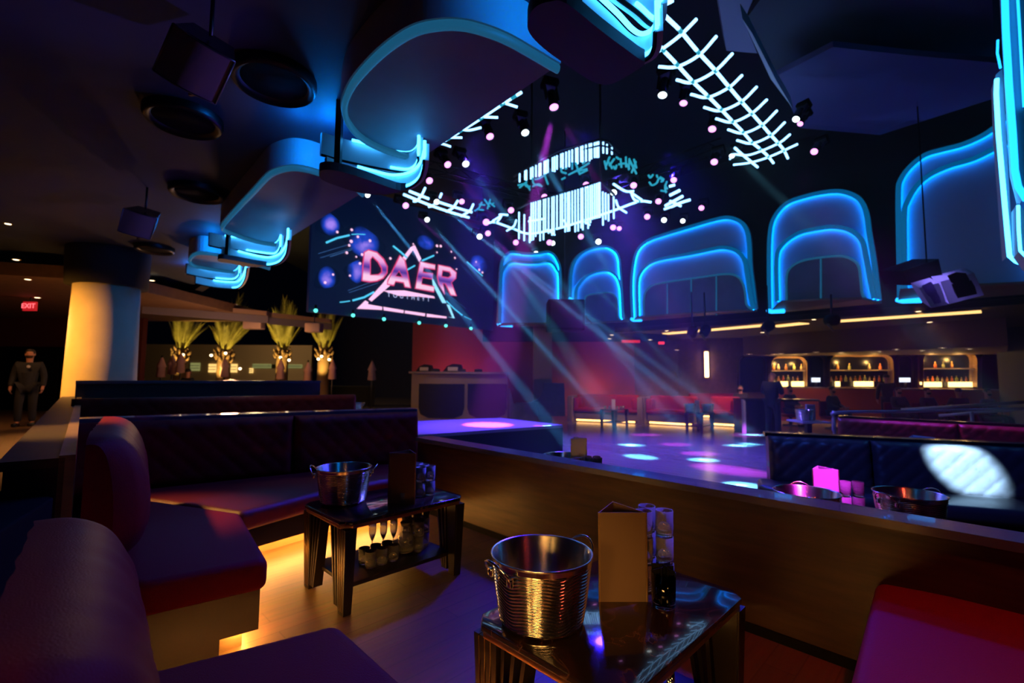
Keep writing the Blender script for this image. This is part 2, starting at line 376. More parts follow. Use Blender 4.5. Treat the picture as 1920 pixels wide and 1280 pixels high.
# long left sofa: two quilted backs, seat, base with amber strip
t = thing('sofa', 'long dark red quilted banquette along the back of our booth with amber light under it', 'sofa', bk0.lerp(bk1, .5))
L = (bk1-bk0).length
half = L*.56
quilt(frame(bk0, bd, -bn, .42), half, .57, .2, lean=.06).build('backrest', M_leatherdk, t)
quilt(frame(bk0+bd*(half+.01), bd, -bn, .42), L-half-.03, .57, .2, lean=.06).build('backrest', M_leatherdk, t)
b = MB(); seatslab(b, [(-3.3, 3.82), (-2.9, 3.71), (-1.87, 3.33), (-1.5, 4.02), (-.98, 4.56), (-1.05, 5.15), (-1.25, 5.3)], .3, .45); b.build('seat', M_leather2, t)
b = MB(); b.prism([(-3.3, 3.8), (-1.93, 3.5), (-1.54, 4.08), (-1.02, 4.62), (-1.08, 5.2)], .13, .31); b.build('base', M_darkwood, t)
b = MB(); b.prism([(-3.2, 3.9), (-2.05, 3.72), (-1.68, 4.24), (-1.2, 4.76), (-1.16, 5.2)], 0, .13); b.build('plinth', M_woodlite, t)
b = MB(); b.tube([(-1.97, 3.585, .116), (-1.60, 4.14, .116), (-1.11, 4.68, .116)], .013, 6); b.build('led_strip', M_amber, t)
# left wing: seat block and big back cushion
def wing(label, poly, cush, name='sofa', zl=.0):
    c = sum((V((p[0], p[1], 0)) for p in poly), V((0, 0, 0)))/len(poly)
    t = thing(name, label, 'sofa', c)
    b = MB(); seatslab(b, poly, .3, .46, .045); b.build('seat', M_leather, t)
    ctr = c
    ins = [ctr+(V((p[0], p[1], 0))-ctr)*.93 for p in poly]
    b = MB(); b.prism([(p.x, p.y) for p in ins], .1, .31); b.build('base', mat('sofa_base_wood', (.04, .019, .009), .5, vary=.3, vscale=3), t)
    ins2 = [ctr+(V((p[0], p[1], 0))-ctr)*.78 for p in poly]
    b = MB(); b.prism([(p.x, p.y) for p in ins2], 0, .1); b.build('plinth', M_woodlite, t)
    return t
w1 = wing('dark red leather corner seat jutting out on the left before the lit floor', [(-2.9, 3.68), (-1.85, 3.30), (-1.24, 2.49), (-1.66, 2.18), (-2.1, 2.3)], None)
w2 = wing('purple lit red leather seat at the bottom edge left of the near table', [(-.66, 1.88), (.62, .56), (.1, .05), (-1.42, 1.42)], None)
def cushion(parent, o, d, n, ln_, ht, th, z0, m=M_leather):
    # plump back cushion, profile bulging forwards
    fr = frame(o, d, n, z0)
    def P(i, j):
        a = j*PI*1.0; u = i*ln_
        z = ht*(.5-.5*math.cos(a)); w = th*(math.sin(a)**.55)*(1-.28*(z/ht))
        e = min(i, 1-i); k = 1 if e > .12 else math.sqrt(max(0, 1-(1-e/.12)**2))
        wr = (.004*math.sin(u*38+z*21)*math.sin(z*17+u*9) if .03 < i < .97 else 0)
        return fr(u, w*(.45+.55*k)+wr, .02+z*(.94+.06*k))
    b = MB(); b.grid(P, 40, 36)
    b.grid(lambda i, j: fr((1-i)*ln_, 0, .02+j*ht*.94), 4, 4)
    for e in (0, 1):
        b.grid(lambda i, j: P(e, j)*(i if not e else 1-i)+fr(e*ln_, 0, .02+.94*ht*(.5-.5*math.cos(j*PI)))*((1-i) if not e else i), 4, 36)
    return b.build('back_cushion', m, parent)
cushion(w1, V((-2.02, 2.26, 0)), V((-.62, .785, 0)), V((.785, .62, 0)), 1.5, .64, .3, .44)
cushion(w2, V((-.72, .64, 0)), V((-.66, .75, 0)), V((.75, .66, 0)), 1.15, .5, .3, .44)
for w, poly in ((w1, [(-1.85, 3.30), (-1.24, 2.49), (-1.33, 2.42)]), (w2, [(-1.42, 1.42), (-.66, 1.88), (.62, .56)])):
    cw = w.location; b = MB(); b.tube([V((cw.x+(x-cw.x)*.84, cw.y+(y-cw.y)*.84, .088)) for x, y in poly], .011, 6); b.build('led_strip', M_amber, w)
b = MB(); b.slab([V((-1.42, 2.40, 0)), V((-1.70, 2.21, 0)), V((-1.70, 2.21, .3)), V((-1.42, 2.40, .3))], (-.02, .03, 0)); b.slab([V((-1.70, 2.21, 0)), V((-2.08, 2.32, 0)), V((-2.08, 2.32, .3)), V((-1.70, 2.21, .3))], (.01, .03, 0)); b.build('end_panel', MATS['sofa_base_wood'], w1)
# right foreground seat
t = wing('plain bright red leather seat in the lower right corner against the divider', [(.95, 1.42), (1.72, 2.29), (2.16, 2.02), (2.6, 1.2), (1.9, .75)], None)
# next booth: long quilted sofa facing us with the white spot on it
nb0 = V((2.80, 5.20, 0)); nb1 = V((5.15, 4.28, 0)); nd = (nb1-nb0).normalized(); nn = V((nd.y, -nd.x, 0))
t = thing('sofa', 'quilted dark red sofa beyond the divider with a white spotlight patch on its back', 'sofa', nb0.lerp(nb1, .5))
Ln = (nb1-nb0).length
quilt(frame(nb0, nd, nn, .30), Ln*.36, .48, .2, s=.15, lean=.05).build('backrest', M_leather3, t)
quilt(frame(nb0+nd*(Ln*.36+.01), nd, nn, .30), Ln*.64-.02, .48, .2, s=.15, lean=.05).build('backrest', M_leather3, t)
b = MB(); seatslab(b, [tuple((nb0+nd*-.12+nn*.1).xy), tuple((nb1+nn*.1).xy), tuple((nb1+nn*.72).xy), tuple((nb0+nd*.0+nn*.72).xy), tuple((nb0+nd*-.16+nn*.5).xy)], .2, .34); b.build('seat', M_leather3, t)
b = MB(); b.prism([tuple((nb0+nn*.1).xy), tuple((nb1+nn*.1).xy), tuple((nb1+nn*.64).xy), tuple((nb0+nn*.64).xy)], -.06, .2); b.build('base', M_darkwood, t)
b = MB(); b.slab([nb0-nd*.02+V((0, 0, .77)), nb1+V((0, 0, .77)), nb1-nn*.16+V((0, 0, .77)), nb0-nd*.02-nn*.16+V((0, 0, .77))], (0, 0, .04)); b.build('top_rail', M_blackgloss, t)
b = MB(); b.slab([nb0-nn*.02+V((0, 0, -.06)), nb1-nn*.02+V((0, 0, -.06)), nb1-nn*.02+V((0, 0, .78)), nb0-nn*.02+V((0, 0, .78))], nn*-.1); b.build('back_panel', M_darkwood, t)
# third row: shorter quilted sofa behind it
tb0 = Dp(1572, 790, 8.6); tb0.z = 0; tb1 = V((8.6, 6.35, 0)); td = (tb1-tb0).normalized(); tn = V((td.y, -td.x, 0))
t = thing('sofa', 'purple lit quilted sofa of the third row behind the spotlit sofa', 'sofa', tb0.lerp(tb1, .5))
Lt = (tb1-tb0).length
quilt(frame(tb0, td, tn, .18), Lt*.45, .52, .2, s=.16, lean=.04).build('backrest', M_leather2, t)
quilt(frame(tb0+td*(Lt*.45+.01), td, tn, .18), Lt*.55-.02, .52, .2, s=.16, lean=.04).build('backrest', M_leather2, t)
b = MB(); b.prism([tuple(tb0.xy), tuple(tb1.xy), tuple((tb1+tn*.7).xy), tuple((tb0+tn*.7).xy)], -.02, .16, .03); b.build('seat', M_leather2, t)
b = MB(); b.prism([tuple(tb0.xy), tuple(tb1.xy), tuple((tb1+tn*.62).xy), tuple((tb0+tn*.62).xy)], ZD, -.02); b.build('base', M_darkwood, t)
b = MB(); b.slab([tb0+V((0, 0, .7)), tb1+V((0, 0, .7)), tb1-tn*.14+V((0, 0, .7)), tb0-tn*.14+V((0, 0, .7))], (0, 0, .04)); b.build('top_rail', M_blackgloss, t)
b = MB(); b.slab([tb0-tn*.02+V((0, 0, ZD)), tb1-tn*.02+V((0, 0, ZD)), tb1-tn*.02+V((0, 0, .7)), tb0-tn*.02+V((0, 0, .7))], tn*-.1); b.build('back_panel', M_darkwood, t)
# metal handrail of the aisle behind it
t = thing('handrail', 'black metal handrail with two bars catching violet light behind the third row sofa', 'handrail', V((6.2, 9.4, ZD)))
hp = [Dp(1563, 808, 9.6), Dp(1563, 782, 9.6), Dp(1572, 773, 9.5), Dp(1700, 771, 9.3), Dp(1930, 766, 8.6)]
b = MB(); b.tube(smooth_path(hp, 5), .03, 8); b.build('top_bar', M_rail, t)
b = MB(); b.tube([Dp(1690, 768, 10.6), Dp(1935, 753, 9.6)], .035, 8); b.build('bar', M_rail, t)
b = MB(); b.tube([Dp(1760, 779, 9.9), Dp(1935, 765, 9.1)], .03, 8); b.build('bar', M_rail, t)
for x, y in ((1822, 9.1), (1563, 9.6)):
    p = Dp(x, 770, y); b = MB(); b.tube([V((p.x, p.y, ZD)), p], .03, 8); b.build('post', M_rail, t)
# second row sofa on the left behind the partition
sb0 = V((-5.2, 5.6, 0)); sb1 = V((-2.5, 7.5, 0)); sd = (sb1-sb0).normalized(); sn = V((sd.y, -sd.x, 0))
t = thing('sofa', 'dark red sofa back of the second row behind the long left sofa', 'sofa', sb0.lerp(sb1, .5))
Ls = (sb1-sb0).length
quilt(frame(sb0, sd, sn, .5), Ls, .6, .2, lean=.05, s=.18).build('backrest', M_leatherdk, t)
b = MB(); b.prism([tuple(sb0.xy), tuple(sb1.xy), tuple((sb1+sn*.65).xy), tuple((sb0+sn*.65).xy)], .3, .46, .04); b.build('seat', M_leatherdk, t)
b = MB(); b.prism([tuple(sb0.xy), tuple(sb1.xy), tuple((sb1+sn*.6).xy), tuple((sb0+sn*.6).xy)], 0, .31); b.build('base', M_darkwood, t)
# pale red tufted sofa top further back
a0 = Dp(498, 758, 10.2); a1 = Dp(617, 756, 10.9); dd_ = V((a1.x-a0.x, a1.y-a0.y, 0)); la = dd_.length; dd_.normalize(); nn_ = V((dd_.y, -dd_.x, 0))
t = thing('sofa', 'bright red tufted sofa back showing above the left ledge near the palms', 'sofa', V((a0.x, a0.y, ZD)))
quilt(frame(V((a0.x, a0.y, 0)), dd_, nn_, .3), la, .57, .16, s=.12).build('backrest', mat('coral_leather', (.6, .09, .07), .45), t)
b = MB(); b.prism([(a0.x, a0.y), (a1.x, a1.y), tuple((V((a1.x, a1.y, 0))+nn_*.6).xy), tuple((V((a0.x, a0.y, 0))+nn_*.6).xy)], ZD, .3, .03); b.build('seat', M_leather2, t)

# ================================================================== TABLES AND WHAT STANDS ON THEM
TD = B45; TS = -A45      # long side runs across, short side along the divider
def clip_rect(lx, ly, c): 
    x, y = lx/2, ly/2
    return [(-x+c, -y), (x-c, -y), (x, -y+c), (x, y-c), (x-c, y), (-x+c, y), (-x, y-c), (-x, -y+c)]
def make_table(label, loc, rz):
    t = thing('cocktail_table', label, 'table', loc, rz, None)
    LX, LY, H = .92, .62, .54
    b = MB(); b.prism(clip_rect(LX, LY, .055), H-.022, H, .004); b.build('table_top', M_marble, t, False)
    b = MB(); b.prism(clip_rect(LX-.012, LY-.012, .055), H-.045, H-.022, .003); b.build('edge_trim', M_brass, t, False)
    for sx in (-1, 1):
        for sy in (-1, 1):
            b = MB(); x, y = sx*(LX/2-.06), sy*(LY/2-.06)
            # tapering post: wide at the top, narrow foot, with fluted outer faces
            top, bot = .062, .038
            for k in range(4):
                oy = (k-1.5)*.03
                w0, w1 = .026, .017
                vs = []
                for z, w, dx, sc in ((0, w1, .0, .62), (H-.045, w0, .0, 1.)):
                    for a, c in ((-1, -1), (1, -1), (1, 1), (-1, 1)): vs.append((x+sx*.012+a*.034*sc, y+oy*sc+c*w/2, z))
                b.add(vs, [(3, 2, 1, 0), (4, 5, 6, 7), (0, 1, 5, 4), (1, 2, 6, 5), (2, 3, 7, 6), (3, 0, 4, 7)])
            vs = []
            for z, sc in ((0, .62), (H-.045, 1.)):
                for a, c in ((-1, -1), (1, -1), (1, 1), (-1, 1)): vs.append((x+a*.03*sc, y+c*.052*sc, z))
            b.add(vs, [(3, 2, 1, 0), (4, 5, 6, 7), (0, 1, 5, 4), (1, 2, 6, 5), (2, 3, 7, 6), (3, 0, 4, 7)])
            lg = b.build('leg', M_darkwood, t, False)
            # fan of slats inside the short frame
            b = MB()
            for k in range(3):
                yt = y-sy*(.075+.05*k); yb = y-sy*(.05+.022*k)
                vs = []
                for z, yy in ((.03, yb), (H-.045, yt)):
                    for a, c in ((-1, -1), (1, -1), (1, 1), (-1, 1)): vs.append((x+a*.03, yy+c*.008, z))
                b.add(vs, [(3, 2, 1, 0), (4, 5, 6, 7), (0, 1, 5, 4), (1, 2, 6, 5), (2, 3, 7, 6), (3, 0, 4, 7)])
            b.build('slats', M_darkwood, lg, False)
            b = MB()
            for k in range(3):
                oy = (k-1)*.03
                b.tube([(x+sx*.034, y+oy*.62, .02), (x+sx*.0475, y+oy, H-.05)], .0017, 5)
            b.build('inlay', M_brass, lg, False)
    b = MB(); b.prism(clip_rect(LX-.15, LY-.13, .03), .135, .16, .003); b.build('shelf', M_darkwood, t, False)
    return t
T1C = V((.405, 1.845, 0)); T2C = V((-.865, 3.345, 0))
T1 = make_table('near low dark marble table with slatted black legs in the foreground', T1C, PI/4)
T2 = dup(T1, T2C, PI/4, 'far low dark marble table in front of the glowing left sofa')

def tumbler(b, r=.036, h=.1, t=.003, base=.012, seg=20, facet=True):
    fn = (lambda i, a: (.0018*math.cos(a*10) if facet and 1 <= i <= 3 else 0))
    prof = [(0, 0), (r*.86, 0), (r*.9, .006), (r*.94, h*.3), (r, h), (r-t, h), (r*.9-t, h*.3), (r*.82-t, base), (0, base)]
    return b.lathe(prof, seg, fn=fn)
def bucket_proto(label, loc, rz, R=.178, Hh=.235):
    t = thing('ice_bucket', label, 'bucket', loc, rz)
    nz = 150; na = 160; Rb = R*.80
    def outer(i, j):
        a = i*2*PI; z = j*Hh
        base = Rb+(R-Rb)*(j**.8)
        if j < .05: base -= .022*(1-j/.05)**2
        k = 1 if .07 < j < .9 else 0
        ph = z*2*PI/.0112+3.2*math.sin(6*a+.6)+1.0*math.sin(11*a)
        r = base+(.0027*math.sin(ph) if k else 0)
        return V((r*math.cos(a), r*math.sin(a), z))
    b = MB(); b.grid(outer, na, nz)
    b.build('ribbed_body', M_steel, t, False)
    b = MB(); b.lathe([(0, .012), (Rb*.9, .012), (Rb*.97, .03), (R-.004, Hh-.002), (R+.002, Hh+.003), (R+.005, Hh), (R+.001, Hh-.006)], 96)
    b.lathe([(0, .003), (Rb-.022, .003), (Rb-.012, .006)], 48)
    b.build('liner', M_brushed, t, False)
    for s in (0, 1):
        a0 = s*PI; b = MB(); pts = []
        for k in range(17):
            u = -PI*.62+k*(PI*1.24/16); pts.append((math.cos(a0)*(R+.012+.03*math.cos(u)), .062*math.sin(u)*(1 if s else -1), Hh-.012+.045*math.cos(u)-.02))
        b.tube(smooth_path(pts, 2), .0042, 8)
        for q in (-1, 1): b.rbox((math.cos(a0)*(R+.004), q*.055, Hh-.045), (.016, .024, .03), .006)
        b.build('handle', M_chrome, t, False)
    return t
ZT = .54
pb = Zp(1012, 1150, ZT)
BK = bucket_proto('large ribbed steel ice bucket glowing amber on the near table', V((.112, 1.735, ZT)), 3.78)
dup(BK, V((-1.145, 3.28, ZT)), .15, 'ribbed steel ice bucket on the far table by the left sofa')
def stand_table(name, label, loc, rz, lx, ly, h, z0):
    t = thing(name, label, 'table', (loc[0], loc[1], z0), rz)
    b = MB(); b.prism(clip_rect(lx, ly, .05), h-.03, h, .004); b.build('table_top', M_marble, t, False)
    for sx in (-1, 1):
        for sy in (-1, 1):
            b = MB(); x, y = sx*(lx/2-.06), sy*(ly/2-.06); vs = []
            for z, sc in ((0, .55), (h-.03, 1.)):
                for a, c in ((-1, -1), (1, -1), (1, 1), (-1, 1)): vs.append((x+a*.05*sc, y+c*.05*sc, z))
            b.add(vs, [(3, 2, 1, 0), (4, 5, 6, 7), (0, 1, 5, 4), (1, 2, 6, 5), (2, 3, 7, 6), (3, 0, 4, 7)]); b.build('leg', M_darkwood, t, False)
    b = MB(); b.box((0, 0, .15), (lx-.14, ly-.12, .024)); b.build('shelf', M_darkwood, t, False)
    return t
ZN = -.06
stand_table('cocktail_table', 'low dark table of the next booth hidden behind the divider ledge on the right', (1.98, 3.02), -.35, 1.15, .6, .54, ZN)
stand_table('cocktail_table', 'low dark table of the next booth behind the middle of the divider ledge', (.72, 4.32), PI/4, .92, .6, .54, ZN)
bb3 = Zp(1512, 921, .715); bb4 = Zp(1704, 924, .715); bb5 = Zp(1056, 853, .715)
dup(BK, V((bb3.x, bb3.y, .48)), 1.2, 'steel ice bucket glowing magenta inside just behind the divider ledge')
dup(BK, V((bb4.x, bb4.y, .48)), .3, 'ribbed steel ice bucket with magenta and amber reflections at the right end of the divider')
dup(BK, V((bb5.x, bb5.y, .48)), .9, 'steel ice bucket whose rim peeks over the middle of the divider')
def card_tower(label, loc, rz, w=.175, h=.26, m=M_card):
    t = thing('menu_stand', label, 'menu stand', loc, rz); hh = w*.866
    P = [V((-w/2, -hh/3, 0)), V((w/2, -hh/3, 0)), V((0, 2*hh/3, 0))]
    for i in range(3):
        p, q = P[i], P[(i+1) % 3]; d = (q-p).normalized(); n = V((d.y, -d.x, 0))
        b = MB(); b.slab([p, q, q+V((0, 0, h)), p+V((0, 0, h))], -n*.004); b.build('panel', m, t, False)
    for p in P: b = MB(); b.box((p.x*.97, p.y*.97, h/2), (.006, .006, h)); b.build('edge_spine', M_brass, t, False)
    return t
ZM = Zp(1153, 1078, ZT)
CT = card_tower('tall brown three-sided menu card standing on the near table', V((.435, 1.93, ZT)), .02, .19, .335)
dup(CT, V((-.735, 3.30, ZT)), -.1, 'dark three-sided menu card standing on the far table')
p = Zp(1086, 856, .70); card_tower('grey three-sided menu card peeking over the middle of the divider', V((p.x, p.y+.12, .48)), .2, .15, .37, M_cardw)
p = Zp(1545, 930, .60); card_tower('magenta lit three-sided menu card behind the divider', V((p.x, p.y, .48)), -.25, .16, .31, M_cardw)
p = Zp(1742, 836, .70); card_tower('small pale menu card behind the spotlit sofa', V((p.x+.2, p.y+.35, .3)), -.3, .24, .46, M_cardw)

# glasses: one mould, copies share its mesh
gm = tumbler(MB()).build('tumbler', M_glass); G_ME = gm.data; bpy.data.objects.remove(gm)
fl = MB().lathe([(0, 0), (.03, 0), (.03, .003), (.005, .008), (.0045, .075), (.012, .09), (.024, .125), (.027, .17), (.024, .235), (.0225, .235), (.0252, .17), (.022, .127), (.01, .094), (0, .09)], 20).build('champagne_flute', M_glass); F_ME = fl.data; bpy.data.objects.remove(fl)
sg = MB(); tumbler(sg, .024, .06, .0025, .012, 16); so = sg.build('shot_glass', M_glass); S_ME = so.data; bpy.data.objects.remove(so)
def put(name, me, loc, label, cat, group, flip=0, rz=0):
    o = bpy.data.objects.new(name, me); C.objects.link(o); o.location = loc
    o.rotation_euler = (PI if flip else 0, 0, rz); return tag(o, label, cat, group)
def table_pt(c, u, v, z=ZT): p = c+TD*u+TS*v; return V((p.x, p.y, z))
def stacks(c, spots, n, where, group, z=ZT, pitch=.106):
    for i, (u, v) in enumerate(spots):
        for k in range(n):
            pos = 'bottom' if k == 0 else ('top' if k == n-1 else 'middle')
            w = where if len(spots) == 1 else where.replace('#', ORD[i])
            put('tumbler', G_ME, table_pt(c, u, v, z+k*pitch), 'tumbler, %s of the %s' % (pos, w), 'glass', group, 0, k*.3+i)
stacks(T1C, [(.205, .0), (.275, -.055), (.285, .03)], 3, '# stack from the menu card on the near table', 'stacked tumblers on the near table')
stacks(T2C, [(.22, .07), (.22, -.01), (.22, -.09), (.30, .07), (.30, -.01), (.30, -.09)], 2, '# stack in the block of glasses on the far table', 'stacked tumblers on the far table')
for i, (u, v) in enumerate(((.22, .08), (.22, .0), (.22, -.08), (.30, .06), (.30, -.03))):
    for k in range(2):
        put('tumbler', G_ME, table_pt(T2C, u, v, .161+k*.106), 'clear tumbler, %s of the %s pair on the right of the far table shelf' % (('lower', 'upper')[k], ORD[i]), 'glass', 'tumblers on the far table shelf')
for i, (u, v) in enumerate(((-.03, .13), (.04, .10), (.11, .08))):
    put('champagne_flute', F_ME, table_pt(T2C, u, v, .161), '%s champagne flute lit amber from behind on the far table shelf' % ('left', 'middle', 'right')[i], 'glass', 'flutes on the far table shelf')
for i in range(6):
    put('tumbler', G_ME, table_pt(T2C, -.17+.085*(i % 3), -.02-.085*(i//3), .161), 'empty tumbler %s in the front block on the far table shelf' % ('back left', 'back middle', 'back right', 'front left', 'front middle', 'front right')[i], 'glass', 'tumblers in the front block of the shelf')
b = MB(); b.lathe([(0, 0), (.05, 0), (.055, .01), (.055, .1), (.035, .14), (.032, .17), (.042, .2), (.04, .2), (.03, .17), (.033, .14), (.052, .1), (.052, .014), (0, .01)], 24, table_pt(T2C, .15, -.02, .161))
tag(b.build('carafe', M_glass), 'clear glass carafe between flutes and tumblers on the far table shelf', 'carafe')
for i in range(24):
    r_, c_ = divmod(i, 6)
    put('shot_glass', S_ME, table_pt(T1C, -.31+.062*r_, -.165+.062*c_, .161), 'upturned shot glass, row %s place %s on the near table shelf' % (ORD[r_], ORD[c_]), 'glass', 'upturned shot glasses on the near shelf', 0)
for o in C.objects:
    if o.name.startswith('shot_glass'): o.location.z += .06; o.rotation_euler.x = PI
# black napkin caddy in a glass
p = table_pt(T1C, .125, -.125)
t = thing('napkin_glass', 'glass tumbler stuffed with black cocktail napkins in front of the menu card', 'glass', p)
b = MB(); tumbler(b, .046, .125, .003, .018, 24); b.build('glass', M_glassc, t, False)
b = MB()
for k in range(9):
    a = k*.7; b.box((.014*math.cos(a), .014*math.sin(a), .085), (.05, .004, .125+.014*math.sin(k*2.1)), a, Matrix.Rotation(a, 3, 'Z') @ Matrix.Rotation(.12*math.sin(k*1.7), 3, 'Y'))
b.build('napkins', M_black, t, False)
t = thing('bottle', 'small amber lit bottle on the near table shelf by the right leg', 'bottle', table_pt(T1C, .02, -.2, .161))
b = MB(); b.lathe([(0, 0), (.03, 0), (.033, .006), (.033, .12), (.014, .16), (.013, .2), (0, .2)], 20); b.build('body', mat('amber_liquor', (.55, .28, .08), .1), t, False)
b = MB(); b.lathe([(.0345, .03), (.0345, .1)], 20); b.build('paper_label', M_card, t, False)
b = MB(); b.lathe([(.0145, .185), (.0145, .215), (0, .215)], 16); b.build('cap', M_chrome, t, False)
t = thing('candle_holder', 'tiny glowing glass candle holder in front of the dark menu card', 'candle', table_pt(T2C, .04, -.15))
b = MB(); tumbler(b, .03, .07, .003, .01, 16); b.build('glass', M_glass, t, False)
b = MB(); b.lathe([(0, .012), (.02, .012), (.02, .03), (0, .03)], 12); b.build('wax', M_white, t, False)
b = MB(); b.lathe([(0, .03), (.004, .036), (0, .05)], 8); b.build('flame', M_warm, t, False)
# glass block behind the divider
p = Zp(1122, 868, .66)
for i in range(4):
    put('tumbler', G_ME, V((p.x-.06+.08*(i % 2), p.y+.12+.08*(i//2), .48+.106)), 'glass tumbler sparkling just over the divider ledge, %s of the block' % ('front left', 'front right', 'back left', 'back right')[i], 'glass', 'tumblers peeking over the divider')
    put('tumbler', G_ME, V((p.x-.06+.08*(i % 2), p.y+.12+.08*(i//2), .48)), 'lower glass tumbler hidden under the %s one behind the divider' % ('front left', 'front right', 'back left', 'back right')[i], 'glass', 'tumblers peeking over the divider')
p = Zp(1590, 925, .6)
for i in range(2):
    put('tumbler', G_ME, V((p.x-.02+.085*i, p.y-.01*i, .48+.0)), 'blue lit glass tumbler %s beside the magenta menu card, lower one' % ('left', 'right')[i], 'glass', 'tumblers beside the magenta card')
    put('tumbler', G_ME, V((p.x-.02+.085*i, p.y-.01*i, .48+.106)), 'blue lit glass tumbler %s beside the magenta menu card, upper one' % ('left', 'right')[i], 'glass', 'tumblers beside the magenta card')

# ================================================================== CEILING PODS ON OUR SIDE (seen from below)
def zpath(px, z, k=5): return smooth_path([Zp(x, y, z) for x, y in px], k)
def ribbon(b, path, z0, z1, th):         # upright curved face with thickness away from the viewer
    n = len(path); fr = []; 
    for i in range(n):
        a = path[max(0, i-1)]; c = path[min(n-1, i+1)]; d = V((c.x-a.x, c.y-a.y, 0)).normalized(); fr.append(V((-d.y, d.x, 0)))
    vs = []
    for p, q in zip(path, fr):
        x = V((p.x, p.y, 0)); y = x+q*th
        vs += [x+V((0, 0, z0)), x+V((0, 0, z1)), y+V((0, 0, z1)), y+V((0, 0, z0))]
    fs = []
    for i in range(n-1):
        o = i*4; m = o+4
        fs += [(o, m, m+1, o+1), (o+1, m+1, m+2, o+2), (o+2, m+2, m+3, o+3), (o+3, m+3, m, o)]
    fs += [(0, 1, 2, 3), tuple((n-1)*4+k for k in (3, 2, 1, 0))]
    return b.add(vs, fs)
ZA, ZB, ZC, ZH = 3.46, 3.30, 3.14, 3.07
def ceiling_pod(label, A, Bp, Cp, D, rim, hot=1., post=None):
    c = RING(3); base = Zp(*(Cp[len(Cp)//2]), ZH)
    t = thing('ceiling_pod', label, 'ceiling pod', base, 0, 'ceiling pods along the hall rim')
    if A:
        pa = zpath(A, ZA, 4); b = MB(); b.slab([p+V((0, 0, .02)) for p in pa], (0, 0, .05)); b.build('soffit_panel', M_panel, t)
        rp = [p for p in zpath(rim, ZA, 5)]
        b = MB(); b.tube([p+V((0, 0, -.005)) for p in rp], .024, 8, flatz=1.4); b.build('rim', M_cyan_rim, t)
        b = MB(); ribbon(b, [p+V((0, 0, 0)) for p in rp], ZA+.02, 3.75, .03); b.build('upstand', M_pod, t)
    for nm, px, z0, z1 in (('inner_step', Bp, ZB, 3.50), ('outer_step', Cp, ZC, ZB-.02)):
        pp = zpath(px, z0); b = MB(); ribbon(b, pp, z0, z1, .04); s = b.build(nm, M_pod, t)
        lo = [V((p.x, p.y, z0-.004)) for p in pp]
        b = MB(); b.tube([p for p in lo], .012, 6); b.build('edge_lip', M_black, s)
        m = len(pp); k = m//5
        off = V((.02, -.07, 0))
        b = MB(); b.tube([V((p.x, p.y, z1-.01))+off*.5 for p in pp[k:]], .013, 6); b.build('led_strip', M_cyan_hot, s)
        b = MB(); b.tube([V((p.x, p.y, z0+.02))+off*.25 for p in pp[m*2//5:]], .011, 6); b.build('led_strip', M_cyan_hot, s)
        e0 = pp[-1]; b = MB(); b.tube([V((e0.x, e0.y, z0+.02))+off*.3, V((e0.x, e0.y, z1+.01))+off*.3], .013, 6); b.build('led_strip', M_cyan_hot, s)
    if D:
        pd = [Zp(x, y, ZH) for x, y in D]; pd = smooth_path(pd, 4, True); b = MB(); b.slab(pd, (0, 0, .07)); hd = b.build('hood', mat('hood_dark', (.05, .045, .07), .6), t)
        q = sum(pd, V((0, 0, 0)))/len(pd); b = MB(); b.box((q.x*.5+pd[0].x*.5, q.y*.5+pd[0].y*.5, (ZH+3.75)/2+.03), (.05, .05, 3.75-ZH-.06)); b.build('hanger', M_gun, t)
    return t
rim1 = [(1046, 128), (1030, 119), (1000, 101), (950, 73), (900, 54), (860, 46), (820, 47), (780, 56), (740, 79), (700, 113), (665, 153), (649, 185), (646, 206), (653, 229), (676, 256), (711, 276), (751, 289), (793, 298)]
ceiling_pod('big nearest ceiling pod with a wide dark soffit and cyan lit stepped edge', rim1, 
    [(602, 289), (640, 300), (690, 311), (740, 320), (765, 322), (778, 315), (784, 303), (784, 294)],
    [(612, 323), (650, 336), (700, 349), (735, 356), (765, 352), (785, 338), (793, 318), (795, 300)],
    [(598, 325), (604, 319), (626, 319), (669, 330), (742, 355), (760, 357), (720, 365), (677, 362), (633, 349), (604, 337)], rim1)
rim2 = [(680, 364), (655, 342), (628, 331), (600, 324), (576, 317), (548, 314), (519, 320.5), (502, 331), (476, 359), (449, 387), (423, 416), (417, 426), (421, 432), (439, 439), (462, 447), (493, 455), (524, 458), (538, 451)]
ceiling_pod('second ceiling pod from the near end, lit cyan at its lower corner above the palms', rim2,
    [(392, 460), (416, 465), (449, 469), (482, 474.7), (511, 478), (521, 473), (526, 463)],
    [(415, 480), (427, 482), (462, 491), (489, 496.6), (506, 498), (524, 492), (535, 479), (539, 464), (540, 450)],
    [(408, 487), (414, 484.6), (432, 487), (476, 495), (500, 499), (462, 500), (434, 494), (412, 491)], rim2)
rim3 = [(505, 503), (480, 495), (454, 489), (430, 481), (408, 477), (377, 473.7), (362, 479), (356, 490), (364, 498), (384, 502), (412, 506.5), (449, 510), (460, 502)]
ceiling_pod('smallest farthest ceiling pod lit cyan beside the round column', rim3,
    [(350, 513), (375, 518.5), (405, 523), (436, 525), (447, 518.5), (449, 512)],
    [(367, 531.5), (401, 538), (436, 541), (450, 537), (459, 523), (463, 502)], None, rim3)
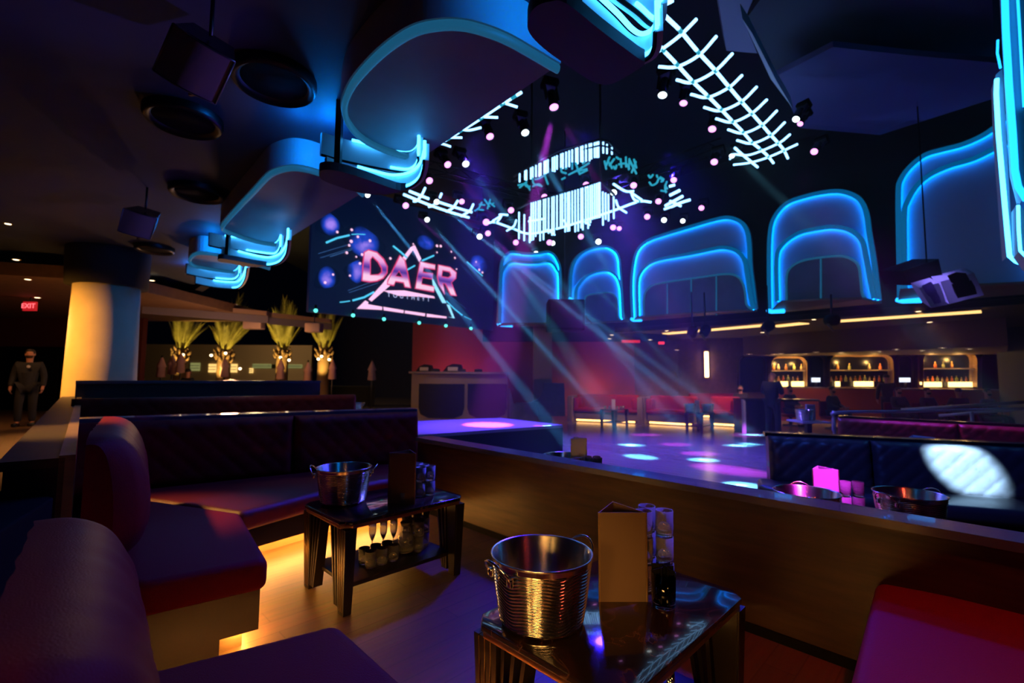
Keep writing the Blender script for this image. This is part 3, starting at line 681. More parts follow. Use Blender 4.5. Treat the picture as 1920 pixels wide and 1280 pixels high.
ceiling_pod('ceiling pod at the top edge with bright cyan steps and a dark violet hood', None,
    [(1120, -34), (1145, -16), (1165, 0), (1195, 22), (1217, 42), (1227, 45), (1234, 35), (1236, 8)],
    [(1035, -14), (1067, 7), (1107, 40), (1151, 78), (1180, 106), (1198, 114), (1217, 106), (1226, 88), (1228, 60)],
    [(1063, 7), (1031, 3), (1003, 14), (990, 38), (993, 62), (1020, 91), (1071, 128), (1107, 151), (1133, 159), (1155, 154), (1185, 137), (1209, 119), (1195, 108), (1130, 60)], None)
# three small cyan pieces: speakers and discs
def ceiling_disc(label, px, py):
    c = Zp(px, py, 3.72); t = thing('ceiling_disc', label, 'ceiling speaker', V((c.x, c.y, 3.66)))
    b = MB(); b.lathe([(.24, 3.70), (.29, 3.66), (.31, 3.70), (.31, 3.75)], 40, (c.x, c.y, 0)); b.build('ring', M_gun, t)
    b = MB(); b.lathe([(0, 3.72), (.245, 3.70), (.245, 3.75)], 40, (c.x, c.y, 0)); b.build('grille', M_black, t)
ceiling_disc('large round ceiling speaker ring beside the big ceiling pod', 515, 150)
ceiling_disc('round ceiling speaker ring above the small hanging speaker', 370, 360)
ceiling_disc('third round ceiling speaker ring low over the column', 290, 466)
ceiling_disc('dim round ceiling ring below the large hanging speaker', 345, 222)
def hung_speaker(label, quad, y, back, polepx):
    q = [Dp(x, z, y+dy) for (x, z, dy) in quad]; c = sum(q, V((0, 0, 0)))/4
    t = thing('hanging_speaker', label, 'speaker', c)
    b = MB(); bk = V(back); n = 10
    # curved perforated front between the two long edges
    nrm = -(q[1]-q[0]).cross(q[3]-q[0]).normalized()
    if nrm.dot(EYE-c) < 0: nrm = -nrm
    def P(i, j): return q[0].lerp(q[1], i).lerp(q[3].lerp(q[2], i), j)+nrm*.035*math.sin(PI*i)
    b.grid(P, 12, 8); b.build('grille', M_grille, t)
    b = MB(); q2 = [c+(p-c)*.72+bk for p in q]
    b.add(q+q2, [(4, 5, 6, 7), (0, 4, 7, 3), (1, 2, 6, 5), (0, 1, 5, 4), (3, 7, 6, 2)]); b.build('cabinet', M_blackgloss, t)
    b = MB()
    for i in range(4): b.tube([P(i/1 if i < 2 else 0, 0), P(1, 1)] if False else [q[i]+nrm*.002, q[(i+1) % 4]+nrm*.002] if i in (1, 3) else [P(k/8, 0 if i == 0 else 1) for k in range(9)], .006, 6)
    b.build('frame', mat('speaker_frame', (.2, .2, .21), .3, .7), t)
    b = MB(); m = (q[0]+q[1])/2+bk*.5; b.tube([m, V((m.x, m.y, 3.76))], .012, 8); b.build('pole', M_gun, t)
    b = MB(); m2 = (q[3]+q[2])/2+bk*.3; b.add([q[2].lerp(q[3], .25)+bk*.1, q[2].lerp(q[3], .45)+bk*.1, m2+V((0, 0, -.09)), m2+V((.01, .02, -.09)), q[2].lerp(q[3], .25)+bk*.2, q[2].lerp(q[3], .45)+bk*.2], [(0, 1, 2), (4, 3, 5), (0, 2, 3, 4), (1, 5, 3, 2), (0, 4, 5, 1)]); b.build('bracket', M_gun, t)
hung_speaker('large black speaker hanging tilted near the top left corner', [(325, 44, -.14), (441, 116, -.06), (404, 195, .10), (287, 131, .02)], 2.75, (-.1, .25, .28), (372, 0))
hung_speaker('small black speaker hanging further off above the column', [(232, 390, -.1), (295, 409, -.04), (282, 449, .08), (220, 432, .02)], 5.7, (-.12, .3, .2), (259, 365))

# ================================================================== PODS ACROSS THE HALL (nested shells seen from the front)
def far_pod(label, layers, P0, n, bars, floor_px, lo=1., group='nested arch pods across the hall'):
    n = V(n).normalized()
    base = Pp(layers[0][0][0], layers[0][0][1], P0, n); last = Pp(*layers[0][-1], P0, n); c = (base+last)/2
    t = thing('wall_pod', label, 'wall pod', c, 0, group)
    names = ('outer_shell', 'middle_shell', 'inner_panel')
    for i, px in enumerate(layers):
        P = P0+n*(.16*i); pts = [Pp(x, y, P, n) for x, y in px]; path = smooth_path(pts, 4)
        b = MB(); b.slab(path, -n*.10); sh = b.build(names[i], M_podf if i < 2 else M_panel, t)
        if i < 2:
            b = MB(); ctr = sum(path, V((0, 0, 0)))/len(path)
            
            ins = []
            for k, p in enumerate(path):
                d_ = (path[min(k+1, len(path)-1)]-path[max(k-1, 0)]).normalized(); q_ = d_.cross(n).normalized()
                if q_.dot(ctr-p) < 0 and abs(q_.dot((ctr-p).normalized())) > .05: q_ = -q_
                ins.append(q_)
            w_ = .11*lo; o1 = [p+n*.10 for p in path]; o2 = [p+n*.085+q_*w_ for p, q_ in zip(path, ins)]; o0 = list(path); m_ = len(path)
            b.add(o0+o1+o2, [(k+r*m_, k+1+r*m_, k+1+(r+1)*m_, k+(r+1)*m_) for r in (0, 1) for k in range(m_-1)], True); b.build('rim_diffuser', M_cyan_dim, sh)
            b = MB(); b.tube([p+n*.04+q_*.07*lo for p, q_ in zip(path, ins)], .02, 6); b.build('led_strip', M_cove, sh)
        else:
            b = MB(); b.tube([p+n*.015 for p in path], .03*lo, 6); b.build('frame', M_cyan_rim, sh)
            b = MB()
            for x in bars:
                ys = [y for a, y in px if abs(a-x) < 60]; yt = min(ys)
                b.tube([Pp(x, yt+4, P+n*.01, n), Pp(x, max(px[0][1], px[-1][1])-3, P+n*.01, n)], .022, 6)
            if bars: b.build('mullion', M_cyan_rim, sh)
    i = 2
    a = Pp(*layers[-1][0], P0, n); z = Pp(*layers[-1][-1], P0, n)
    b = MB(); b.slab([Pp(layers[0][0][0], layers[0][0][1], P0, n)-V((0, 0, .04)), Pp(layers[0][-1][0], layers[0][-1][1], P0, n)-V((0, 0, .04)), z+n*.5-V((0, 0, .02)), (a+z)/2+n*.62-V((0, 0, .02)), a+n*.5-V((0, 0, .02))], (0, 0, -.05)); b.build('underside', mat('pod_underside', (.3, .2, .12), .4), t)
    b = MB(); p = Pp(*layers[0][0], P0, n); d = (last-base).normalized()
    b.tube([p+n*.05, p+n*.12+d*.1-V((0, 0, .05)), p+n*.2+d*.45-V((0, 0, .08))], .06*lo, 8); b.build('led_foot', M_cyan, t)
    return t
Pr = V((5.7, 14.7, 0))+B45*.2
far_pod('middle wide wall pod with a four-pane inner panel over the bar',
 [[(1186, 598), (1184, 540), (1187, 500), (1195, 470), (1215, 450), (1250, 437), (1300, 422), (1345, 409), (1370, 406), (1392, 414), (1404, 430), (1409, 455), (1411, 500), (1416, 540), (1420, 578)],
  [(1196, 594), (1195, 539), (1199, 515), (1215, 495), (1239, 484), (1299, 473), (1346, 463), (1366, 462.5), (1386, 469), (1399.5, 485), (1405, 511), (1411, 550), (1418, 580)],
  [(1208, 594), (1207.5, 566), (1211.5, 546), (1225, 534.6), (1251, 528.7), (1318, 519), (1362, 513.6), (1382, 517.6), (1393, 531), (1398, 551), (1400, 570), (1411, 581)]], Pr, RN, (1251, 1296, 1343), None)
far_pod('rounder wall pod right of the middle one with a single mullion',
 [[(1441, 582), (1440, 519), (1441, 447), (1449, 410), (1473, 381), (1508, 367), (1550, 358), (1581, 357), (1608, 366), (1623, 381), (1631, 405), (1635, 435), (1644, 489), (1653, 562)],
  [(1455, 566), (1454, 487), (1465, 459), (1496, 436), (1536, 426), (1568, 423), (1599, 430), (1621, 449), (1629, 479), (1637, 523), (1645, 560)],
  [(1475, 566), (1475, 519), (1483, 501), (1504, 489), (1536, 483), (1576, 480), (1599, 487), (1611, 501), (1615, 531), (1617, 550), (1623, 560)]], Pr, RN, (1539,), None)
far_pod('largest dim wall pod at the right partly hidden by bright neon uprights',
 [[(1683, 562), (1681, 454), (1680, 366), (1684, 340), (1702, 314), (1732, 290), (1767, 279), (1802, 270), (1837, 255), (1864, 237), (1890, 215), (1925, 205), (1960, 240), (1968, 400), (1975, 540)],
  [(1692, 545), (1691, 470), (1691, 401), (1697, 379), (1715, 349), (1741, 327), (1780, 309), (1824, 296), (1870, 274), (1910, 262), (1945, 300), (1955, 420), (1962, 530)]], Pr, RN, (), None)
Pe = V((.9, 15.4, 0)); EN = (A45*1.0+V((0, -1, 0))*1.2).normalized()
far_pod('narrow wall pod beside the middle one, left of the bar',
 [[(1066, 559), (1066.8, 523), (1070, 501), (1077, 485), (1089, 473), (1106, 464.7), (1128.6, 460.7), (1142.4, 463.8), (1154.4, 473), (1160.4, 487), (1162, 506), (1164.7, 540), (1168, 599)],
  [(1076, 575), (1077, 544), (1084, 530), (1094, 519), (1110, 510), (1130, 506), (1144, 509), (1156, 519.7), (1161, 532), (1164, 549), (1166.5, 597)],
  [(1096, 606), (1096, 563), (1103, 553), (1122, 550), (1137, 548), (1149, 551.5), (1156, 561), (1158, 575), (1158.7, 592), (1164, 602)]], Pe, EN, (), None, .8)
far_pod('wall pod nearest the big screen, its top dipping in the middle',
 [[(932, 607), (935, 540), (937, 502), (941, 485), (950, 474), (960, 471), (982, 474), (1006, 474), (1024, 471), (1036, 476), (1044, 487), (1050, 506), (1051, 557), (1050, 607)],
  [(934, 607), (936, 523), (941, 504), (951, 492), (962, 489), (986, 491), (1006, 491), (1024, 489), (1036, 494), (1044, 506), (1049, 521), (1050, 607)]], Pe, EN, (), None, .8)
b = MB(); e = Dp(880, 500, 19.9); struct('wall_end', MB().slab([Dp(905, 640, 16.8), Dp(1250, 640, 18.2), Dp(1250, 330, 18.2), Dp(905, 330, 16.8)], V((0, .15, 0))), M_void)
# neon uprights at the right edge
t = thing('neon_upright', 'tall bright cyan neon uprights cropped by the right edge', 'neon light', Dp(1895, 480, 5.2))
def upright(px, y, w, th, nm='panel'):
    pts = [Dp(x, z, y+k) for x, z, k in px]; b = MB(); b.slab(pts, V((.25, .3, 0))); return b.build(nm, M_pod, t)
upright([(1867, 140, 0), (1880, 128, 0), (1899, 470, 0), (1889, 478, 0), (1871, 240, 0)], 5.4, 0, 0)
upright([(1884, -40, 0), (1925, -40, 0), (1935, 250, 0), (1920, 370, 0), (1905, 310, 0)], 5.0, 0, 0)
upright([(1908, 380, 0), (1935, 410, 0), (1935, 500, 0), (1912, 470, 0)], 5.0, 0, 0)
for px, y, r, m in (([(1869, 148), (1868, 175), (1872, 250), (1880, 340), (1889, 440), (1893, 480), (1905, 490), (1930, 500)], 5.35, .022, M_cyan_hot),
                    ([(1883, -40), (1886, 60), (1892, 160), (1899, 250), (1903, 320), (1909, 350), (1925, 375)], 4.95, .03, M_cyan),
                    ([(1909, 385), (1910, 430), (1913, 470), (1925, 482)], 4.95, .014, M_cyan_hot), ([(1906, -40), (1912, 60), (1920, 200)], 4.95, .012, M_cyan),
                    ([(1871, 75), (1870, 100), (1874, 118), (1876, 128)], 5.35, .012, M_cyan)):
    b = MB(); b.tube([Dp(x, z, y) for x, z in px], r, 8); b.build('led_tube', m, t)
# faceted dark panels at the top right of the hall ceiling
t = thing('ceiling_panel', 'big faceted violet grey ceiling panel at the top right', 'ceiling panel', Zp(1670, 170, 6.6))
b = MB(); b.slab([Zp(x, y, 6.6) for x, y in ((1457, 142), (1562, 88), (1700, 103), (1872, 118), (1925, 165), (1650, 253), (1500, 240))], (0, 0, .1)); b.build('facet', mat('violet_panel', (.15, .15, .34), .8), t)
t = thing('ceiling_panel', 'dark blue ceiling facet above the violet panel along the top edge', 'ceiling panel', Zp(1600, 60, 7.2))
b = MB(); b.slab([Zp(x, y, 7.2) for x, y in ((1395, 40), (1440, -20), (1860, -20), (1865, 125), (1700, 100), (1562, 85), (1460, 140))], (0, 0, .1)); b.build('facet', mat('teal_panel', (.06, .08, .1), .8), t)
t = thing('ceiling_fin', 'thin blue lit blade hanging between the neon ladder and violet panel', 'ceiling fin', Zp(1440, 120, 5.9))
b = MB(); b.slab([Zp(1392, 35, 5.9), Zp(1410, 62, 5.9), Zp(1455, 150, 5.9), Zp(1487, 204, 5.9), Zp(1445, 148, 5.9)], (0, .05, .25)); b.build('blade', mat('blade_white', (.5, .5, .6), .5), t)
t = thing('ceiling_fin', 'broad violet drop panel right of the top of the neon ladder', 'ceiling fin', Zp(1370, 60, 6.4))
b = MB(); b.slab([Zp(1345, -10, 6.4), Zp(1415, -10, 6.4), Zp(1395, 40, 6.4), Zp(1420, 100, 6.4), Zp(1362, 95, 6.4)], (0, .1, .3)); b.build('blade', mat('blade_violet', (.14, .13, .25), .6), t)

# ================================================================== NEON LADDERS, SCRIBBLES AND CHANDELIER
ZR = 5.6
def neon(label, name, rails, rungs, z, r=.022, cat='neon light', m=M_neon, dashed=()):
    allp = [Zp(x, y, z) for l in rails+rungs for x, y in l]; c = sum(allp, V((0, 0, 0)))/len(allp)
    t = thing(name, label, cat, c)
    for nm, ls in (('rail', rails), ('rung', rungs)):
        for l in ls:
            b = MB(); p = [Zp(x, y, z) for x, y in l]; b.tube(smooth_path(p, 5) if len(p) > 2 else p, r*(1.15 if nm == 'rail' else 1), 8); o = b.build(nm, m, t)
            if nm == 'rail' and len(l) > 6:
                for q in p[1:-1]: b = MB(); b.lathe([(r*1.25, -.04), (r*1.25, .04)], 8, q, (p[-1]-p[0]).to_track_quat('Z', 'Y').to_matrix()); b.build('coupler', M_neonblue, o)
    return t
cv = lambda pts, ox, oy, s: [(ox+x/s, oy+y/s) for x, y in pts]
k4 = lambda p: cv(p, 1200, 0, 3.878)
neon('large curving white neon ladder hanging at the upper right', 'neon_ladder',
 [k4(p) for p in ([(240, 0), (150, 70), (290, 220), (420, 375), (545, 510), (645, 630), (735, 735), (810, 820), (885, 905), (945, 975), (1000, 1035), (1045, 1090), (1075, 1150)],
  [(120, 300), (165, 360), (265, 465), (380, 590), (490, 695), (585, 790), (670, 880), (745, 955), (810, 1030), (870, 1080), (930, 1135), (970, 1185)], [(690, 1075), (740, 1120), (855, 1215)])],
 [k4(p) for p in ([(105, 385), (170, 350), (300, 250), (410, 140)], [(135, 485), (270, 485), (430, 400), (555, 265)], [(265, 580), (380, 600), (540, 520), (672, 390)], [(370, 685), (490, 708), (640, 640), (742, 548)],
  [(465, 780), (585, 805), (735, 740), (848, 632)], [(552, 862), (670, 888), (810, 825), (922, 725)], [(640, 942), (750, 968), (885, 910), (995, 805)], [(705, 1020), (815, 1042), (950, 985), (1052, 890)],
  [(655, 1155), (680, 1122), (800, 1125), (1000, 1045), (1090, 978)], [(678, 1198), (800, 1182), (940, 1140), (1145, 1048)])], ZR, .020)
k3 = lambda p: cv(p, 720, 140, 3.764)
neon('white neon branch running along the edge of the big ceiling pod', 'neon_branch',
 [k3([(970, 125), (920, 155), (840, 205), (690, 305), (545, 395), (460, 450), (380, 490), (330, 528)])],
 [k3(p) for p in ([(835, 195), (940, 228)], [(680, 297), (805, 302)], [(535, 383), (600, 392), (685, 373)], [(438, 443), (552, 444)], [(382, 485), (420, 490), (470, 507)])], 4.4, .014)
neon('small white neon ladder below the big ceiling pod above the screen', 'neon_ladder',
 [k3([(140, 845), (310, 915), (470, 970), (600, 1008)]), k3([(180, 822), (250, 850), (315, 875)]), k3([(375, 895), (500, 935), (620, 970)])],
 [k3(p) for p in ([(290, 800), (265, 850), (230, 890), (205, 893)], [(405, 840), (395, 865)], [(360, 905), (345, 925), (315, 932)], [(520, 890), (485, 940), (440, 965)], [(630, 915), (605, 960), (545, 998)])], ZR, .028)
k2 = lambda p: cv(p, 900, 240, 4.571)
neon('white neon branch crossing in front of the tube chandelier', 'neon_branch',
 [k2([(80, 812), (130, 808), (280, 860), (420, 905), (650, 865), (900, 790), (1150, 705), (1360, 630), (1465, 635)])],
 [k2(p) for p in ([(110, 795), (150, 770), (185, 750)], [(150, 800), (180, 760), (170, 740), (240, 745)], [(310, 790), (290, 840), (230, 880)], [(1145, 480), (1245, 540), (1320, 540)], [(1290, 550), (1385, 615)], [(1300, 570), (1320, 610), (1360, 630)],
  [(1165, 620), (1190, 680), (1255, 725)], [(415, 800), (560, 775)], [(720, 790), (760, 860)], [(870, 780), (940, 830)], [(580, 870), (640, 915)])], 5.0, .022)
neon('short crossed white neon sticks right of the chandelier', 'neon_branch',
 [k2([(1630, 575), (1710, 535)]), k2([(1590, 665), (1735, 585)]), k2([(1640, 675), (1720, 640), (1800, 615)])], [k2([(1625, 500), (1668, 487)]), k2([(1580, 695), (1650, 670)]), k2([(1630, 625), (1720, 668)])], ZR, .03)
def scribble(label, lines):
    allp = [Zp(x, y, 5.75) for l in lines for x, y in l]; c = sum(allp, V((0, 0, 0)))/len(allp)
    b = MB()
    for l in lines:
        p = [Zp(x, y, 5.75) for x, y in l]; b.tube(smooth_path(p, 4) if len(p) > 2 else p, .022, 6)
    return tag(b.build('neon_scribble', M_neonblue), label, 'neon light')
scribble('teal neon scribble under the left end of the upper chandelier ring', [k2(p) for p in ([(325, 490), (380, 480), (400, 500), (440, 500)], [(390, 470), (430, 530)], [(450, 430), (460, 475), (520, 495)], [(440, 505), (500, 480), (530, 500)], [(470, 440), (510, 430), (560, 400)], [(555, 400), (570, 450), (582, 480)], [(340, 510), (400, 460)])])
scribble('teal neon scribble under the middle of the upper chandelier ring', [k2(p) for p in ([(695, 345), (700, 375), (740, 388)], [(730, 350), (745, 345)], [(790, 300), (790, 350)], [(820, 300), (855, 395)], [(760, 400), (820, 370), (880, 335), (935, 300)], [(830, 370), (920, 350)], [(860, 390), (920, 360)], [(700, 440), (730, 425)], [(880, 305), (900, 290)])])
scribble('teal neon lettering-like scribble right of the upper chandelier ring', [k2(p) for p in ([(1068, 285), (1082, 350)], [(1082, 320), (1110, 250)], [(1100, 290), (1125, 330), (1130, 345)], [(1110, 320), (1150, 265)], [(1145, 330), (1160, 350), (1170, 320)], [(1170, 250), (1190, 265)], [(1205, 265), (1212, 335)], [(1250, 250), (1252, 330)], [(1185, 312), (1250, 305), (1280, 350)], [(1280, 265), (1275, 355)], [(1280, 270), (1340, 390)], [(1335, 290), (1300, 380)], [(1320, 270), (1340, 340)])])
scribble('small curly teal neon scribble far right of the chandelier', [k2(p) for p in ([(1445, 405), (1460, 425), (1482, 400)], [(1515, 405), (1520, 420)], [(1452, 465), (1475, 490), (1515, 470), (1535, 430), (1570, 450), (1550, 460)], [(1545, 420), (1575, 440)], [(1600, 460), (1585, 510), (1595, 550)], [(1550, 535), (1600, 545)], [(1585, 490), (1605, 520)])])
scribble('teal neon scribble left of the chandelier over the screen', [k3(p) for p in ([(640, 960), (670, 940), (690, 900)], [(670, 915), (715, 920)], [(665, 950), (705, 955)], [(710, 880), (745, 930)], [(750, 880), (730, 945)], [(745, 900), (780, 930)], [(760, 915), (775, 905)])])
random.seed(3)
t = thing('tube_chandelier', 'two-tier chandelier of glowing white tubes hanging at the centre of the hall', 'chandelier', Dp(1065, 440, 9.6))
def tubes(xs, topf, botf, yf, r):
    for x in xs:
        X = 900+x/4.571; yt = 240+topf(x)/4.571; yb = 240+botf(x)/4.571; y = yf(x)
        a = Dp(X, yt, y); c = Dp(X, yb, y); b = MB(); b.tube([a, V((a.x, a.y, c.z))], r, 8); b.build('tube', M_neon, t)
yl = lambda x: 10.2-(x-440)/590*1.1
xs = [440, 458, 478, 500, 516, 545, 562, 588, 618, 634, 660, 690, 706, 730, 752, 766, 790, 815, 840, 866, 880, 905, 925, 945, 962, 982, 1000, 1016, 1026]
tubes(xs, lambda x: 640-(x-440)/590*175, lambda x: 985-(x-440)/590*150-random.choice((0, 20, 45, 70)), yl, .016)
tubes([335, 380, 427], lambda x: 720+(x-335)*.45, lambda x: 950+(x-335)*.35, lambda x: 10.9-(x-335)/105*.6, .018)
tubes([1052, 1076, 1100, 1145], lambda x: 545+(x-1050)*.45, lambda x: 775+random.random()*60, lambda x: 9.1+(x-1040)/100*.6, .017)
top = lambda x: 390-(x-340)/680*280-22*math.sin(PI*(x-340)/680)
xu = [340, 386, 398, 436, 452, 480, 508, 520, 552, 566, 582, 622, 640, 660, 694, 710, 738, 764, 790, 822, 836, 866, 880, 908, 938, 954, 982, 1000, 1014]
tubes(xu, top, lambda x: 462-(x-340)/680*215+(random.random()*16-8), lambda x: 10.3-(x-340)/680*1.2, .018)
tubes([1056, 1088, 1130], lambda x: 118+(x-1056)*.65, lambda x: 215+(x-1056)*.15, lambda x: 9.1+(x-1040)/100*.5, .017)
b = MB(); P = [Dp(900+x/4.571, 240+(y)/4.571, d) for x, y, d in ((290, 415, 10.6), (500, 285, 10.1), (700, 185, 9.75), (1030, 98, 9.05), (1100, 115, 9.3), (1195, 210, 10.0))]
b.tube(P, .03, 6); c1 = [p+V((0, 0, -.12)) for p in P]; b.tube(c1, .02, 6); b.build('upper_frame', M_gun, t)
b = MB(); b.tube([Dp(900+x/4.571, 240+y/4.571, d) for x, y, d in ((325, 690, 10.9), (440, 632, 10.2), (730, 545, 9.65), (1035, 455, 9.1), (1150, 570, 9.7))], .03, 6); b.build('lower_frame', M_gun, t)
b = MB()
for x, y, d in ((440, 632, 10.2), (1035, 440, 9.1)):
    p = Dp(900+x/4.571, 240+y/4.571, d); b.tube([p, V((p.x, p.y, 8.4))], .02, 6)
b.build('suspension_rod', M_gun, t)

# ================================================================== MOVING HEADS
heads_p = [(1038.8, 201, 1.5), (919, 256.5, 1.3), (839.6, 308.7, 1.2), (805, 338.5, 1.2), (760.4, 385, 1.1), (866, 378, 1), (911, 415.5, 1.2), (914.7, 437, 1), (967, 454, 1), (958, 393.7, 1.1), (1020.7, 369, 1.1), (1030, 454, 1), (1099, 346.5, 1.1), (1089, 443, 1), (1142, 157, 1), (1281, 196, 1.2), (1335, 243, 1.2), (1339, 304, 1.1), (1498, 236, .8), (1526, 285, 1), (1263, 338, 1), (1234.5, 377.5, 1), (1188, 347.5, 1.1), (1315, 390, .9), (1213.5, 406, 1), (1149.5, 426, 1), (1161, 428.5, .8)]
heads_w = [(985, 249.5, 1.3), (873.5, 307.5, 1.2), (818.8, 378.6, 1), (801, 411.8, .9), (899, 443, 1), (1036, 455.5, .9), (1004.8, 474.8, .9), (1242, 179.5, 1.4), (1491, 226, 1), (1150.5, 361, 1.1), (1122, 452.5, 1), (1245, 412.5, .9), (1280, 414.5, .8), (1371, 295, .8), (690, 366, .9)]
bar_me = None; HEADPOS = {}
def head_proto(m, label):
    t = thing('moving_head_light', label, 'stage light', (0, 0, 0))
    b = MB(); b.lathe([(0, .16), (.06, .16), (.075, .1), (.075, -.08), (.088, -.14), (.09, -.17), (.07, -.175)], 20); b.build('head', M_blackgloss, t, False)
    b = MB(); b.lathe([(0, -.172), (.05, -.176), (.07, -.170)], 20); b.build('lens', m, t, False)
    b = MB(); b.slab([(-.11, -.03, -.03), (-.11, .03, -.03), (-.11, .03, .26), (-.11, -.03, .26)], (.02, 0, 0)); b.slab([(.09, -.03, -.03), (.09, .03, -.03), (.09, .03, .26), (.09, -.03, .26)], (.02, 0, 0)); b.box((0, 0, .27), (.22, .1, .03)); b.build('yoke', M_gun, t, False)
    b = MB(); b.rbox((0, 0, .34), (.26, .2, .12), .02); b.box((0, 0, .43), (.05, .05, .08)); b.build('base', M_black, t, False)
    return t
for lst, m, col in ((heads_p, M_lens_p, 'magenta'), (heads_w, M_lens_w, 'icy white')):
    proto = None
    for i, (x, y, s) in enumerate(sorted(lst)):
        p = Zp(x, y, ZR); HEADPOS[(round(x), round(y))] = p
        lab = 'moving head stage light glowing %s, %s of its colour from the left' % (col, ORD[i])
        if proto is None: proto = head_proto(m, lab); o = proto
        else: o = dup(proto, p, 0, lab)
        # lens tilted down into the hall towards the dance floor
        aim = V((1.2, 5.5, .8)); d = (aim-p).normalized(); o.location = p-d*.17
        o.rotation_mode = 'XYZ'; o.rotation_euler = d.to_track_quat('-Z', 'Y').to_euler()
        k = s*.72*(p-EYE).length/9.0; o.scale = (k, k, k)
        o['group'] = '%s moving heads in the ceiling rig' % col
# rig the heads hang from
t = thing('lighting_truss', 'black lighting truss grid under the hall ceiling', 'truss', V((1.2, 9, ZR+.4)))
for a, c in (((-3.9, 10.9), (.5, 5.6)), ((-.4, 15.0), (4.4, 9.6)), ((-3.2, 12.6), (1.0, 15.4)), ((-3.2, 10), (3.2, 14))):
    b = MB(); a = V((*a, ZR+.62)); c = V((*c, ZR+.62)); n = int((c-a).length/.6); s = (c-a).normalized().cross(V((0, 0, 1)))*.14
    for q in (s, -s, V((0, 0, .26))): b.tube([a+q, c+q], .018, 6)
    for k in range(n):
        u = a.lerp(c, k/n); w = a.lerp(c, (k+.5)/n); b.tube([u+s, w-s, a.lerp(c, (k+1)/n)+s], .008, 4); b.tube([u+s, w+V((0, 0, .26)), a.lerp(c, (k+1)/n)+s], .008, 4)
    b.build('chord', M_black, t)

# ================================================================== LED SCREEN
S0 = Dp(582, 578, 11.4); SD = V((B45.x, B45.y, 0)); SN = V((SD.y, -SD.x, 0))
def SP(px, py, off=0.): return Pp(px, py, S0+SN*off, SN)
t = thing('led_screen', 'large video screen showing four pink chrome letters over a glowing triangle', 'screen', S0+SD*2.2)
sL = SP(578, 580); sR = SP(925, 612); zb, zt = sL.z-.05, sL.z+3.4
sR = V((sR.x, sR.y, 0)); sL = V((sL.x, sL.y, 0))
b = MB(); b.slab([sL+V((0, 0, zb)), sR+V((0, 0, zb)), sR+V((0, 0, zt)), sL+V((0, 0, zt))], -SN*.12); b.build('display', emat('screen_navy', (.0, .004, .03), .6), t)
k1 = lambda p: cv(p, 580, 380, 5.053)
def ramp_mat(name, stops, st):
    m, nt, b = _new(name); N = nt.nodes; L = nt.links; tc = N.new('ShaderNodeTexCoord'); sp = N.new('ShaderNodeSeparateXYZ'); L.new(tc.outputs['Generated'], sp.inputs[0])
    r = N.new('ShaderNodeValToRGB'); e = r.color_ramp.elements
    while len(e) < len(stops): e.new(.5)
    for x, (p, c) in zip(e, stops): x.position = p; x.color = (*c, 1)
    L.new(sp.outputs['Z'], r.inputs['Fac']); L.new(r.outputs['Color'], b.inputs['Emission Color']); b.inputs['Emission Strength'].default_value = st
    b.inputs['Base Color'].default_value = (0, 0, 0, 1); MATS[name] = m; return m
M_letter = ramp_mat('chrome_letter_pixels', [(0, (.75, .2, .5)), (.06, (1, .62, .85)), (.2, (1, .6, .85)), (.33, (.45, .12, .5)), (.46, (.06, .03, .3)), (.55, (.25, .07, .45)), (.7, (.85, .35, .75)), (1, (1, .6, .82))], 1.)
def blob_mat(name, ca, cb, st):
    m, nt, b = _new(name); N = nt.nodes; L = nt.links; tc = N.new('ShaderNodeTexCoord'); mp = N.new('ShaderNodeMapping'); mp.inputs['Location'].default_value = (-1, -1, -1); mp.inputs['Scale'].default_value = (2, 2, 2)
    L.new(tc.outputs['Generated'], mp.inputs['Vector']); g = N.new('ShaderNodeTexGradient'); g.gradient_type = 'SPHERICAL'; L.new(mp.outputs['Vector'], g.inputs['Vector'])
    ns = N.new('ShaderNodeTexNoise'); ns.inputs['Scale'].default_value = 2.2; ns.inputs['Detail'].default_value = 4; L.new(tc.outputs['Object'], ns.inputs['Vector']); mu = N.new('ShaderNodeMath'); mu.operation = 'MULTIPLY'
    m2 = N.new('ShaderNodeMath'); m2.operation = 'MULTIPLY'; m2.inputs[1].default_value = 3.6; sb = N.new('ShaderNodeMath'); sb.operation = 'SUBTRACT'; sb.inputs[1].default_value = .25; L.new(ns.outputs['Fac'], sb.inputs[0]); L.new(sb.outputs[0], m2.inputs[0]); L.new(g.outputs['Fac'], mu.inputs[0]); L.new(m2.outputs[0], mu.inputs[1])
    r = N.new('ShaderNodeValToRGB'); e = r.color_ramp.elements; e[0].color = (0, .003, .02, 1); e[1].color = (*cb, 1); x = e.new(.35); x.color = (*ca, 1)
    L.new(mu.outputs[0], r.inputs['Fac']); L.new(r.outputs['Color'], b.inputs['Emission Color']); b.inputs['Emission Strength'].default_value = st; b.inputs['Base Color'].default_value = (0, 0, 0, 1); MATS[name] = m; return m
M_blob = blob_mat('blue_nebula_pixels', (.012, .06, .62), (.4, .25, 1.), .9)
for px in ([(60, 230), (150, 90), (260, 150), (330, 250), (250, 310), (140, 300)], [(50, 800), (90, 640), (200, 600), (290, 690), (240, 790)], [(300, 300), (420, 200), (560, 260), (720, 400), (690, 500), (560, 540), (430, 480), (360, 400)],
           [(320, 640), (420, 560), (520, 540), (560, 640), (540, 760), (440, 760)], [(980, 360), (1060, 300), (1180, 340), (1220, 430), (1120, 450), (1020, 420)], [(1480, 600), (1560, 500), (1680, 520), (1720, 640), (1620, 680)]):
    b = MB(); pts = smooth_path([SP(x, y, .012) for x, y in k1(px)], 4, True); b.flat([pts]); b.build('cloud', M_blob, t)
M_arc = emat('cyan_arc_pixels', (.08, .62, .95), 1.1)
